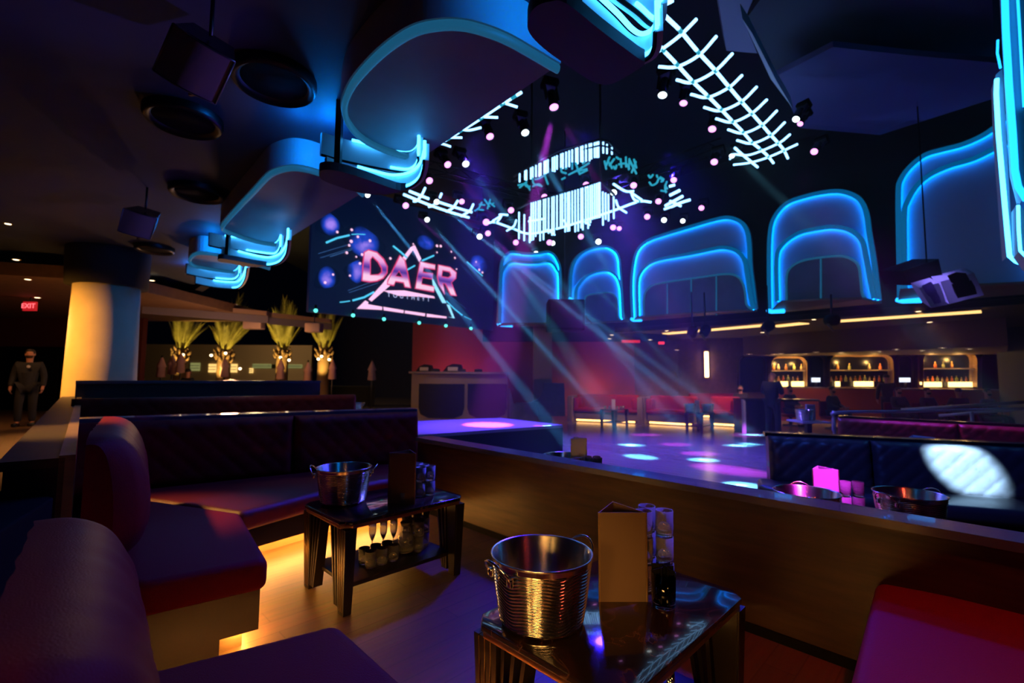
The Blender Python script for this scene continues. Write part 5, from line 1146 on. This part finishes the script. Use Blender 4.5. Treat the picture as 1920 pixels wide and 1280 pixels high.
for i, (x0, y0, x1, y1, yy) in enumerate(((262, 562, 500, 583, 13.5), (500, 585, 620, 598, 15.3))):
    a = Dp(x0, y0, yy-.8); c = Dp(x1, y1, yy+.8); t = thing('patio_beam', ('long tan beam over the patio opening beside the column', 'shorter tan beam over the patio opening near the screen')[i], 'beam', (a+c)/2)
    b = MB(); b.slab([a, c, c+V((0, 0, -.13)), a+V((0, 0, -.13))], (0, .15, 0)); b.build('beam', mat('tan_beam', (.4, .25, .14), .6), t)
    b = MB(); b.slab([a+V((0, .1, -.14)), c+V((0, .1, -.14)), c+V((0, .1, -.36)), a+V((0, .1, -.36))], (0, .05, 0)); b.build('track', mat('violet_grey', (.2, .17, .2), .6), t)
for x0, y0, x1, y1, lab in ((460, 598, 493, 617, 'pale box heater hanging under the patio beam between palms'), (575, 606, 603, 623, 'pale box heater hanging in front of the rightmost palm')):
    a = Dp(x0, y0, 14.5); c = Dp(x1, y1, 14.5); t = thing('patio_heater', lab, 'heater', (a+c)/2)
    b = MB(); b.rbox((a+c)/2, (c.x-a.x, .3, a.z-c.z), .03); b.build('case', mat('heater_pale', (.6, .42, .35), .6), t); b = MB(); b.tube([V(((a.x+c.x)/2, 14.5, a.z)), V(((a.x+c.x)/2, 14.5, a.z+.5))], .02, 6); b.build('bracket', M_gun, t)
random.seed(5)
def palm(label, px, py, h_px, y, lean, fr=None):
    c = Dp(px, py, y); t = thing('palm_tree', label, 'palm', V((c.x, c.y, ZD)))
    b = MB(); n = 14; b.tube([V((c.x, c.y, ZD+(c.z-ZD)*k/n)) for k in range(n+1)], [.26*(1+.05*(k % 2))-.004*k for k in range(n+1)], 14); b.build('trunk', M_trunk, t)
    sc = h_px*y/FPX
    b = MB()
    for i in range(26):
        a = 2.4*i; el = random.uniform(.68, 1.1); L_ = sc*random.uniform(.85, 1.25)
        dirh = V((math.cos(a), math.sin(a), 0)); pts = []
        for k in range(9):
            u = k/8; rr = L_*(.15+.75*(1-el))*u+.12; zz = L_*(el*u*1.1-.42*u*u*(1.1-el)); pts.append(V((c.x+lean*zz*.5, c.y, c.z))+dirh*rr+V((0, 0, zz)))
        b.tube(pts, [.035*(1-.9*k/8)+.004 for k in range(9)], 4)
        side = V((-dirh.y, dirh.x, 0))
        for k in range(2, 9):
            for sgn in (-1, 1):
                for f_ in (0, .5):
                    q = pts[k].lerp(pts[k-1], f_); tip = q+(pts[k]-pts[k-1]).normalized()*.28*sc+side*sgn*.22*sc*(1-.08*k)+V((0, 0, -.03))
                    w = (pts[k]-pts[k-1]).normalized()*.022*sc
                    b.add([q-w, q+w, tip], [(0, 1, 2)])
    b.build('crown', M_palm, t)
    b = MB()
    for i in range(16):
        a = i*2.4; zz = -.45+.028*i; d = V((math.cos(a), math.sin(a), 0)); q = V((c.x, c.y, c.z+zz)); b.tube([q+d*.24, q+d*.34+V((0, 0, .12)), q+d*.33+V((0, 0, .2))], [.05, .04, .015], 5)
    b.build('boot_stubs', M_trunk, t)
    lamp('palm_uplight', 'SPOT', V((c.x+.1, c.y-1.0, c.z-1.5)), (1, .66, .16), 420*(y/18)**2, V((c.x, c.y, c.z+1.0)), math.radians(75), .6, .05)
    return t
PALMS = [('palm tree nearest the column', 340, 655, 62, 19, .12), ('leaning palm tree second from the column', 421, 657, 66, 17.5, .5), ('palm tree third from the column', 530, 655, 62, 19, 0), ('palm tree nearest the screen', 608, 655, 58, 18.5, .05)]
for a in PALMS: palm(*a)
pu = None
UMB = [(304, 668, 698), (324, 663, 692), (340, 660, 690), (422, 668, 698), (527, 672, 695), (578, 676, 696), (624, 672, 702), (698, 674, 706), (646, 680, 705)]
for i, (x, y0, y1) in enumerate(UMB[:8]):
    a = Dp(x, y0, 16.2); c = Dp(x, y1, 16.2); h = a.z-c.z
    lab = 'closed pink patio umbrella, %s from the left' % ORD[i]
    if pu is None:
        t = thing('patio_umbrella', lab, 'umbrella', V((a.x, 16.2+.45*(i % 2), a.z)), 0, 'closed umbrellas on the patio'); pu = t
        b = MB(); b.lathe([(0, 0), (.03, -.05), (.14, -.35), (.1, -.38), (.13, -.7), (.04, -.72)], 16, fn=lambda i, a_: .015*math.cos(8*a_) if i > 1 else 0); b.build('canopy', M_cloth, t, False)
        b = MB(); b.tube([(0, 0, .03), (0, 0, -2.2+.0)], .025, 8); b.lathe([(0, -2.2), (.25, -2.2), (.25, -2.1), (0, -2.1)], 16); b.build('pole', M_gun, t, False)
    else: t = dup(pu, V((a.x*(1+.0275*(i % 2)), 16.2+.45*(i % 2), a.z)), i*.4, lab)
for i, (x, y) in enumerate(((343, 665), (396, 666), (423, 662), (450, 691), (526, 670), (542, 675), (597, 673), (603, 668), (617, 674))):
    p = Dp(x, y, 16.8); t = thing('festoon_bulb', 'small round glowing bulb on the patio, %s from the left' % ORD[i], 'bulb', p, 0, 'festoon bulbs on the patio')
    b = MB(); b.lathe([(0, -.05), (.04, -.025), (.05, 0), (.035, .035), (0, .05)], 12); b.build('bulb', M_warm, t, False); b = MB(); b.lathe([(.02, .04), (.02, .1), (0, .1)], 8); b.build('socket', M_black, t, False)
# clutter of the rear left booths: table with lit bucket and lamp
p = Dp(640, 758, 9.4); t = stand_table('cocktail_table', 'rear table with magenta lit bucket and cyan lamp right of the red sofa top', (p.x, p.y+.3), PI/4, .9, .55, .6, 0.)
dup(BK, V((p.x+.12, p.y+.4, .6)), .3, 'bucket glowing magenta on the rear table near the palms')
t = thing('table_lamp', 'small dome lamp glowing cyan on the rear table', 'lamp', V((p.x+.02, p.y+.12, .6)))
b = MB(); b.lathe([(0, .17), (.045, .15), (.065, .1), (.065, .05), (0, .05)], 16); b.build('dome', emat('cyan_lamp', (.05, .8, .95), 1.3), t, False); b = MB(); b.lathe([(0, 0), (.06, 0), (.06, .05), (0, .05)], 16); b.build('base', M_gun, t, False)
p2 = Dp(545, 758, 10.0)
for i in range(5): put('tumbler', G_ME, V((p.x-.25+.1*i, p.y+.45, .6)), 'rear table glass %s from the left behind the cyan lamp' % ORD[i], 'glass', 'glasses on the rear table')
for i, (x, y0, y1, c_, lab) in enumerate(((435, 712, 738, 1, 'clear lantern frame on the dark second row ledge'), (322, 715, 733, 0, 'red and tan box sign behind the second row partition'), (466, 718, 736, 2, 'orange box glowing at the end of the second row partition'))):
    a = Dp(x-(6 if c_ == 1 else 11), y0, 9.2); c = Dp(x+(6 if c_ == 1 else 11), y1, 9.2); t = thing(('red_box', 'lantern', 'orange_box')[c_], lab, ('box', 'lantern', 'box')[c_], V(((a.x+c.x)/2, 9.2, c.z)))
    if c_ == 1:
        b = MB()
        for xx in (a.x, c.x):
            for yy in (9.1, 9.25): b.tube([V((xx, yy, c.z)), V((xx, yy, a.z))], .01, 6)
        b.box(((a.x+c.x)/2, 9.17, a.z), (c.x-a.x, .17, .02)); b.box(((a.x+c.x)/2, 9.17, c.z), (c.x-a.x, .17, .02)); b.build('frame', M_chrome, t)
        b = MB(); b.rbox(((a.x+c.x)/2, 9.17, c.z+.06), (.05, .05, .1), .01); b.build('candle', emat('cyan_lamp', (.05, .8, .95), 1.3), t)
    else:
        b = MB(); b.rbox((a+c)/2, (c.x-a.x, .15, a.z-c.z), .01); b.build('body', mat('box_red', (.35, .05, .04), .5) if c_ == 0 else mat('box_orange', (.4, .14, .03), .5), t)
        b = MB(); b.box((a+c)/2+V((-.03, -.08, 0)), ((c.x-a.x)*.4, .01, (a.z-c.z)*.6)); b.build('label_panel', M_woodlite if c_ == 0 else emat('violet_pixel', (.25, .05, .9), .7), t)

# ================================================================== PEOPLE
def skinned(name, pts, edges, rad, root, m, parent, sub=1):
    me = bpy.data.meshes.new(name); me.from_pydata(pts, edges, []); me.materials.append(m)
    o = bpy.data.objects.new(name, me); C.objects.link(o); o.parent = parent
    sk = o.modifiers.new('skin', 'SKIN'); sk.use_smooth_shade = True
    for i, v in enumerate(me.skin_vertices[0].data): v.radius = (rad[i], rad[i]) if not isinstance(rad[i], tuple) else rad[i]; v.use_root = (i == root)
    s = o.modifiers.new('sub', 'SUBSURF'); s.levels = sub; s.render_levels = sub
    return o
def person(label, loc, rz, h, suit, pose='stand', hair=True, shirt=None, skinm=None, sitz=0.):
    t = thing('person', label, 'person', loc, rz)
    s = h/1.78; sit = pose == 'sit'
    J = {}
    dz = -.42 if sit else 0
    J['pel'] = (0, 0, .95+dz); J['wai'] = (0, .0, 1.08+dz); J['che'] = (0, -.01, 1.28+dz); J['nec'] = (0, .0, 1.47+dz); J['hd0'] = (0, -.015, 1.56+dz); J['hd1'] = (0, -.02, 1.66+dz); J['hd2'] = (0, -.01, 1.74+dz)
    down = pose == 'phone'
    if down: J['hd0'] = (0, -.03, 1.55); J['hd1'] = (0, -.07, 1.64); J['hd2'] = (0, -.08, 1.71)
    for sd, x in (('L', 1), ('R', -1)):
        J['sh'+sd] = (x*.19, .0, 1.42+dz)
        if sit: J['el'+sd] = (x*.25, -.08, 1.16+dz); J['wr'+sd] = (x*.15, -.3, 1.08+dz); J['ha'+sd] = (x*.12, -.38, 1.08+dz)
        elif down: J['el'+sd] = (x*.26, -.02, 1.15); J['wr'+sd] = (x*.1, -.26, 1.2); J['ha'+sd] = (x*.06, -.33, 1.24)
        else: J['el'+sd] = (x*.26, .03, 1.13); J['wr'+sd] = (x*.27, -.06, .9); J['ha'+sd] = (x*.26, -.09, .81)
        J['hi'+sd] = (x*.1, 0, .9+dz)
        if sit: J['kn'+sd] = (x*.13, -.45, .52); J['an'+sd] = (x*.13, -.42, .09); J['to'+sd] = (x*.13, -.58, .04)
        else: J['kn'+sd] = (x*.11, -.02 if x > 0 else -.07, .5); J['an'+sd] = (x*.11, .03 if x > 0 else -.05, .09); J['to'+sd] = (x*.13, -.12 if x > 0 else -.2, .04)
    names = list(J); idx = {n: i for i, n in enumerate(names)}
    pts = [tuple(c*s for c in J[n]) for n in names]
    E = [('pel', 'wai'), ('wai', 'che'), ('che', 'nec'), ('nec', 'hd0'), ('hd0', 'hd1'), ('hd1', 'hd2')]
    for q in 'LR': E += [('che', 'sh'+q), ('sh'+q, 'el'+q), ('el'+q, 'wr'+q), ('wr'+q, 'ha'+q), ('pel', 'hi'+q), ('hi'+q, 'kn'+q), ('kn'+q, 'an'+q), ('an'+q, 'to'+q)]
    R = dict(pel=.12, wai=.115, che=.13, nec=.055, hd0=.068, hd1=.082, hd2=.06, sh=.06, el=.042, wr=.03, ha=.034, hi=.085, kn=.058, an=.042, to=.038)
    rad = [R[n if n in R else n[:2]]*s for n in names]
    body = skinned('body', pts, [(idx[a], idx[c]) for a, c in E], rad, 0, skinm or M_skin, t, 2)
    hd = V(J['hd1'])*s
    b = MB(); f = -.083*s
    b.lathe([(0, .0), (.011*s, .006*s), (.014*s, .02*s), (.004*s, .055*s)], 8, hd+V((0, f, -.04*s)))          # nose
    for x in (-1, 1): b.rbox(hd+V((x*.082*s, .01*s, -.01*s)), (.016*s, .035*s, .06*s), .007*s)                   # ears
    b.build('face_features', skinm or M_skin, t, False)
    b = MB()
    for x in (-1, 1): b.lathe([(0, -.006*s), (.008*s, 0), (0, .006*s)], 8, hd+V((x*.03*s, f*.91, .010*s)))
    b.box(hd+V((0, f*.93, -.055*s)), (.045*s, .012*s, .007*s)); b.build('eyes', M_hair, t, False)
    if hair:
        b = MB(); b.lathe([(.0875*s, -.02*s), (.09*s, .02*s), (.078*s, .06*s), (.045*s, .09*s), (0, .097*s)], 16, hd+V((0, .014*s, .018*s)), fn=lambda i, a: (-.03*s if (i < 2 and -2.4 < a-2*PI*(a > PI) < -.75) else 0)); b.build('hair', M_hair, t, False)
        b = MB(); b.lathe([(.05*s, -.03*s), (.074*s, 0), (.078*s, .035*s)], 16, hd+V((0, -.008*s, -.075*s)), fn=lambda i, a: 0 if -2.9 < a-2*PI*(a > PI) < -.2 else -.02*s); b.build('beard', M_hair, t, False)
    # jacket and trousers over the body
    jn = ['wai', 'che', 'nec', 'shL', 'elL', 'wrL', 'shR', 'elR', 'wrR', 'pel']; ji = {n: i for i, n in enumerate(jn)}
    je = [('pel', 'wai'), ('wai', 'che'), ('che', 'nec'), ('che', 'shL'), ('shL', 'elL'), ('elL', 'wrL'), ('che', 'shR'), ('shR', 'elR'), ('elR', 'wrR')]
    jp = [V(J[n])*s for n in jn]; jp[9] = jp[9]+V((0, 0, -.06*s)); jp[2] = jp[2]+V((0, 0, -.03*s))
    jr = dict(pel=.16, wai=.15, che=.165, nec=.07, sh=.085, el=.062, wr=.05)
    skinned('jacket', [tuple(p) for p in jp], [(ji[a], ji[c]) for a, c in je], [jr[n if n in jr else n[:2]]*s for n in jn], 0, suit, t, 2)
    tn_ = ['pel', 'hiL', 'knL', 'anL', 'hiR', 'knR', 'anR']; ti = {n: i for i, n in enumerate(tn_)}
    te = [('pel', 'hiL'), ('hiL', 'knL'), ('knL', 'anL'), ('pel', 'hiR'), ('hiR', 'knR'), ('knR', 'anR')]
    tr = dict(pel=.145, hi=.105, kn=.08, an=.068)
    skinned('trousers', [tuple(V(J[n])*s) for n in tn_], [(ti[a], ti[c]) for a, c in te], [tr[n if n in tr else n[:2]]*s for n in tn_], 0, suit, t, 2)
    for q in 'LR':
        a = V(J['an'+q])*s; c = V(J['to'+q])*s
        b = MB(); b.rbox((a+c)/2+V((0, -.0, .012*s-(a.z+c.z)/2+.035*s)), (.095*s, .27*s, .09*s), .035*s); b.build('shoe', M_blackgloss, t, False)
        # five fingers from the hand
        h_ = V(J['ha'+q])*s; w_ = V(J['wr'+q])*s; dr = (h_-w_).normalized(); sd = V((1, 0, 0)) if q == 'L' else V((-1, 0, 0)); sp = dr.cross(sd).normalized()
        b = MB()
        for k, ln_ in enumerate((.06, .075, .08, .07)):
            o_ = h_+sp*(k-1.5)*.019*s; b.tube([o_, o_+dr*ln_*.5*s, o_+dr*ln_*s*.85-sd*.025*s], [.0095*s, .009*s, .007*s], 6)
        b.tube([w_+dr*.03*s+sp*-.03*s, h_+sp*-.055*s, h_+dr*.035*s+sp*-.055*s-sd*.01*s], [.011*s, .011*s, .008*s], 6); b.build('fingers', skinm or M_skin, t, False)
    if shirt:
        b = MB(); b.slab([V((0, -.172*s, 1.3*s)), V((.035*s, -.155*s, 1.43*s)), V((-.035*s, -.155*s, 1.43*s))], (0, .02, 0)); b.build('shirt_front', shirt, t, False)
    return t
pm = Dp(46, 796, 11.0)
pt = person('man in a dark suit with a beard walking at the far left by the doorway', V((pm.x, pm.y, .17)), .55, 1.80, M_suit)
b = MB(); b.lathe([(0, 0), (.03, .004), (.032, 0)], 12, V((.03, -.175, 1.38)), Matrix.Rotation(PI/2, 3, 'X')); b.build('badge', M_cardw, pt, False)
pm = Dp(1424, 806, 13.6)
person('bald man in a long dark suit looking down at the host stand', V((pm.x, 12.9, ZD)), 2.2, 1.80, M_suit2, 'phone', False)
for i, (x, yh, d, lab) in enumerate(((1388, 722, 16.6, 'dark figure seated left of the bald man'), (1480, 724, 15.9, 'dark figure seated behind the host stand before the left niche'), (1662, 708, 15.8, 'dark figure standing at the bar before the middle niche'), (1684, 738, 14.6, 'figure with pale face seated below the right till screen'), (1738, 740, 14.2, 'second figure with pale face seated right of the till screen'), (1560, 735, 15, 'dark figure seated below the middle lit niche'), (1797, 735, 14, 'dark figure seated below the right lit niche'), (1850, 730, 13.4, 'dark figure seated near the bar pillar at the far right'))):
    p = Dp(x, yh, d); sit = 'seated' in lab
    hh = 1.74 if not sit else 1.74
    z0 = p.z-(1.34 if sit else 1.78)
    person(lab, V((p.x, p.y, max(ZD, z0))), (-.3, .4, 2.6, .1, .2, .5, 2.9, .3)[i], 1.75, M_suit2 if i % 2 else M_suit, 'sit' if sit else 'stand', True)
    if sit:
        t = thing('bar_chair', 'dark tub chair under the %s' % lab.replace('figure ', 'guest '), 'chair', V((p.x, p.y, ZD)))
        zs = max(ZD, z0)+.40
        b = MB(); b.rbox((p.x, p.y, zs-.06), (.5, .5, .1), .04); b.build('seat', M_leatherdk, t)
        b = MB(); b.rbox((p.x, p.y+.27, zs+.2), (.5, .08, .5), .03); b.build('backrest', M_leatherdk, t)
        b = MB(); b.tube([V((p.x, p.y, ZD)), V((p.x, p.y, zs-.1))], .05, 8); b.lathe([(0, ZD), (.24, ZD), (.24, ZD+.03), (0, ZD+.03)], 16, (p.x, p.y, 0)); b.build('pedestal', M_gun, t)
p = Dp(353, 690, 15); person('dark figure with wide shoulders silhouetted against the patio', V((p.x, 15, ZD)), 2.8, 1.75, M_suit, 'stand', True)

# ================================================================== LIGHT
def wash(px, py, z, col, pw, tgt, ang, blend=1., rad=.3): return lamp('wash_light', 'SPOT', Zp(px, py, z), col, pw, tgt, math.radians(ang), blend, rad)
HP = lambda x, y: HEADPOS[min(HEADPOS, key=lambda k: (k[0]-x)**2+(k[1]-y)**2)]
def beam(hx, hy, fx, fy, col, pw, ang, z=ZD, blend=.35, rad=.05):
    s = HP(hx, hy); e = Zp(fx, fy, z); d = (e-s).normalized()
    return lamp('beam_light', 'SPOT', s+d*.22, col, pw, e, math.radians(ang), blend, rad)
CY = (.07, .42, 1.); MG = (.62, .06, 1.); K = 30.0
for hx, hy, fx, fy, pw, an in ((690, 366, 1100, 880, 11000, 2.0), (801, 412, 1183, 834, 14000, 1.6), (818, 379, 1383, 835, 14000, 1.6), (899, 443, 1412, 815, 11000, 1.5), (873, 307, 1318, 862, 9000, 1.3), (985, 249, 1390, 909, 7000, 1.3), (1036, 455, 1405, 832, 2500, 1.3)):
    beam(hx, hy, fx, fy, CY, pw*K, an, rad=.028)
for hx, hy, fx, fy, pw, an in ((801, 412, 1183, 834, 1600, 3.6), (818, 379, 1383, 835, 1600, 3.0), (899, 443, 1412, 815, 1400, 3.0), (873, 307, 1318, 862, 1400, 3.8), (1036, 455, 1405, 832, 1200, 3.0), (914, 437, 1200, 856, 1600, 4.2), (985, 249, 1390, 909, 1400, 4.2)):
    beam(hx, hy, fx, fy, (.12, .6, 1.), pw*K, an)
for hx, hy, fx, fy, pw, an in ((760, 385, 1210, 815, 480, 4.5), (805, 338, 1268, 833, 480, 4.5), (840, 308, 1310, 850, 480, 5), (1039, 201, 1400, 815, 480, 5), (914, 437, 1365, 880, 700, 6.5)):
    beam(hx, hy, fx, fy, MG, pw*K, an, blend=.6)
for hx, hy, fx, fy, pw, an in ((760, 385, 1060, 880, 1300, 1.4), (805, 338, 1090, 884, 1000, 1.4), (914, 437, 1365, 880, 350, 4)):
    beam(hx, hy, fx, fy, (.3, .03, 1.), pw*K, an, blend=.6)
beam(1039, 201, 915, 796, MG, 900*K, 10.5, .53, .5)
# spotlight patch on the quilted sofa, and the magenta pool over the buckets in front of it
lamp('beam_light', 'SPOT', V((1.0, 3.0, 3.55)), (.25, .78, 1.), 2200*K, Pp(1800, 866, nb0+nn*.2, nn), math.radians(5.4), .3, .05)
lamp('beam_light', 'SPOT', V((2.3, 2.5, 3.6)), (.8, .04, 1.), 130*K, Zp(1530, 915, .66), math.radians(15), .8, .05)
lamp('beam_light', 'SPOT', HP(1335, 243)+V((.1, -.1, -.25)), (.2, .7, 1.), 350*K, Zp(1925, 815, .5), math.radians(5), .4, .05)
# blue and violet washes of the rig
wash(1100, 250, 6.0, (.03, .01, 1.), 2000, V((-.3, 2.6, 0)), 32)
wash(1250, 300, 6.2, (.03, .015, 1.), 2600, V((2.4, 3.3, .4)), 26)
wash(900, 250, 6.2, (.09, .035, 1.), 9000, V((-.6, 8.5, .5)), 36)
wash(1150, 330, 6.5, (.1, .06, 1.), 9500, V((3.2, 10, 0)), 70)
wash(1250, 120, 6.0, (.05, .02, 1.), 900, V((-2.5, 4, .6)), 40)
wash(1600, 330, 5.0, (.3, .22, 1.), 1800, Dp(1785, 540, 8.3), 14)
lamp('wash_light', 'SPOT', V((1.0, 3.0, 3.55)), (.04, .12, 1.), 420, V((3.9, 4.8, .5)), math.radians(34), .6, .15)
wash(1500, 330, 5.4, (.42, .04, 1.), 2200, V((7.0, 7.2, .5)), 34)
lamp('booth_down_and_fill_light', 'SPOT', V((-.62, -.75, .95)), (1, .5, .12), 420, V((.08, 1.6, .66)), math.radians(11), .7, .45)  # unseen low lamp added behind the camera for the bucket's amber front
lamp('booth_down_and_fill_light', 'SPOT', V((1.5, -.5, 1.3)), (1, .5, .12), 30, V((.62, 1.66, .5)), math.radians(12), .7, .2)  # unseen low lamp added to catch the table's brass edge
lamp('beam_light', 'SPOT', V((2.3, 2.5, 3.6)), (.08, .07, 1.), 1500, table_pt(T1C, .25, -.02, .74), math.radians(6), .8, .05)  # unseen spot added to make the near table's glasses sparkle
lamp('beam_light', 'SPOT', HP(1335, 243)+V((0, -.1, -.3)), (.08, .07, 1.), 14000, table_pt(T2C, .26, -.01, .68), math.radians(3.2), .8, .05)  # extra spot added at the rig to brighten the far table's glasses
for x, y in ((-1.05, -.25), (-.2, -1.1)):
    lamp('booth_down_and_fill_light', 'SPOT', V((x, y, .95)), (1, .5, .12), 260, V((.08, 1.6, .66)), math.radians(10), .7, .4)  # two more unseen low lamps, added to widen the bucket's amber patch
# amber: column grazer, cove over the bar, patio, downlights over the booth
lamp('column_light', 'SPOT', V((cc.x-1.6, cc.y-2.8, 2.7)), (1, .40, .05), 1050, V((cc.x, cc.y, 1.7)), math.radians(60), .8, .1)
lamp('walk_downlight', 'SPOT', V((-8.6, 9, 3.2)), (1, .55, .2), 300, V((-8.4, 8.4, 0)), math.radians(90), .8, .1)
lamp('walk_downlight', 'SPOT', V((-4.9, 3.2, 3.5)), (1, .5, .1), 700, V((-2.95, 3.2, 1)), math.radians(22), .8, .1)
lamp('walk_downlight', 'SPOT', V((-7.6, 6.4, 3.6)), (1, .5, .16), 260, V((-7.4, 6.6, 0)), math.radians(80), .8, .1)
lamp('walk_downlight', 'SPOT', V((-10.6, 9.4, 3.2)), (1, .45, .14), 110, V((-11.3, 10.7, 1.6)), math.radians(60), .8, .1)
lamp('booth_down_and_fill_light', 'SPOT', V((-.3, -.3, 3.7)), (1, .42, .12), 18, V((.6, 1.9, .4)), math.radians(75), .9, .06)
lamp('booth_down_and_fill_light', 'SPOT', V((1.6, .6, 3.7)), (1, .08, .04), 110, V((1.9, 1.5, .4)), math.radians(70), .9, .06)
lamp('booth_down_and_fill_light', 'SPOT', V((-2.6, 6.5, 3.6)), (1, .5, .16), 30, V((-2.6, 6.2, .4)), math.radians(80), .9, .06)
for x in (1500, 1610, 1770):
    p = Zp(x, 664, 2.3); lamp('bar_downlight', 'SPOT', p+V((0, 0, -.05)), (1, .56, .2), 130, V((p.x, p.y, 0)), math.radians(110), .8, .08)
for x, y in ((1290, 780), (1150, 775), (1360, 770)):
    p = Dp(x, y, 16.4); lamp('sofa_downlight', 'SPOT', V((p.x, p.y-2.2, 3.0)), (1, .5, .35), 420, V((p.x, p.y+.5, .4)), math.radians(70), .8, .08)
for x, y, pw in ((830, 690, 90), (885, 690, 90), (1130, 705, 70)):
    p = Dp(x, y, 16.6 if x < 1000 else 18.4); lamp('backdrop_uplight', 'SPOT', V((p.x, p.y, .2)), (1, .13, .1), pw*1.05, V((p.x, p.y+1.2, 1.9)), math.radians(90), .9, .2)
lamp('speaker_fill_light', 'SPOT', V((1.7, 3.5, 1.0)), (.2, .12, .9), 320, V((-1.9, 2.75, 3.2)), math.radians(20), .8, .08)  # invented violet fill in mid-air, added to light the large hanging speaker
lamp('speaker_fill_light', 'SPOT', V((1.2, 4.0, 1.0)), (.2, .12, .9), 340, V((-4.5, 5.7, 3.2)), math.radians(14), .8, .08)  # same invented fill for the small hanging speaker
lamp('patio_light', 'POINT', V((-13, 24, 3.4)), (1, .65, .3), 200, radius=.3)
lamp('patio_light', 'POINT', V((-7.5, 12.6, 1.6)), (1, .5, .25), 110, radius=.2)
p = dj(860, 740); lamp('dj_fill_light', 'SPOT', V((p.x, 10.8, 3.2)), (1, .6, .35), 110, V((p.x+.2, yb, .8)), math.radians(50), .8, .08)  # unseen warm fill added to lift the dark DJ booth front
for x, y, z, pw in ((618, 250, 3.6, 16), (560, 240, 3.62, 5), (398, 452, 3.6, 9), (352, 508, 3.6, 6), (1085, -60, 3.6, 10)):
    lamp('ceiling_spill_fill', 'POINT', Zp(x, y, z), (0, .22, 1.), pw, radius=.06)  # bare point lamps added for blue spill on the ceiling by the pods
p = Dp(1432, 745, 12.4); lamp('host_fill_light', 'SPOT', V((p.x+.5, p.y-.2, 1.9)), (1, .55, .4), 26, Dp(1424, 712, 12.9), math.radians(50), .8, .04)  # unseen fill added to bring out the bald man's head
# haze in the hall
hz = MB(); hz.prism([tuple((A45*a+B45*c).xy) for a, c in ((-11.3, 5.1), (-4.2, 5.1), (-4.2, 7.4), (3.2, 7.4), (3.2, 14.2), (-11.3, 14.2))], ZD+.01, 6.6)
o = hz.build('haze', None); o.data.materials.clear()
m = bpy.data.materials.new('hall_haze'); m.use_nodes = True; nt = m.node_tree; nt.nodes.clear()
ou = nt.nodes.new('ShaderNodeOutputMaterial'); vs = nt.nodes.new('ShaderNodeVolumeScatter'); vs.inputs['Density'].default_value = .011; vs.inputs['Anisotropy'].default_value = .0
nt.links.new(vs.outputs[0], ou.inputs['Volume']); o.data.materials.append(m)
tag(o, 'thin haze filling the air over the dance floor', 'haze', kind='stuff')
o['kind'] = 'stuff'

w = bpy.data.worlds.new('night'); bpy.context.scene.world = w; w.use_nodes = True
w.node_tree.nodes['Background'].inputs[0].default_value = (.01, .015, .05, 1); w.node_tree.nodes['Background'].inputs[1].default_value = .02

cam = bpy.data.cameras.new('camera'); co = bpy.data.objects.new('camera', cam); C.objects.link(co)
cam.sensor_width = 36; cam.lens = 36*FPX/1920; cam.clip_start = .05; cam.clip_end = 200
co.matrix_world = Matrix.Translation(EYE) @ Matrix((RT, UP, -FW)).transposed().to_4x4()
cam.dof.use_dof = True; cam.dof.focus_distance = 1.9; cam.dof.aperture_fstop = 2.2
sc = bpy.context.scene; sc.camera = co
sc.view_settings.view_transform = 'Standard'; sc.view_settings.look = 'None'; sc.view_settings.exposure = 0; sc.view_settings.gamma = 1; sc.view_settings.use_curve_mapping = False
cy = sc.cycles; cy.max_bounces = 7; cy.diffuse_bounces = 2; cy.glossy_bounces = 2; cy.transmission_bounces = 7; cy.transparent_max_bounces = 8; cy.volume_bounces = 0
cy.caustics_reflective = False; cy.caustics_refractive = False; cy.sample_clamp_indirect = 3; cy.sample_clamp_direct = 0; cy.use_light_tree = True
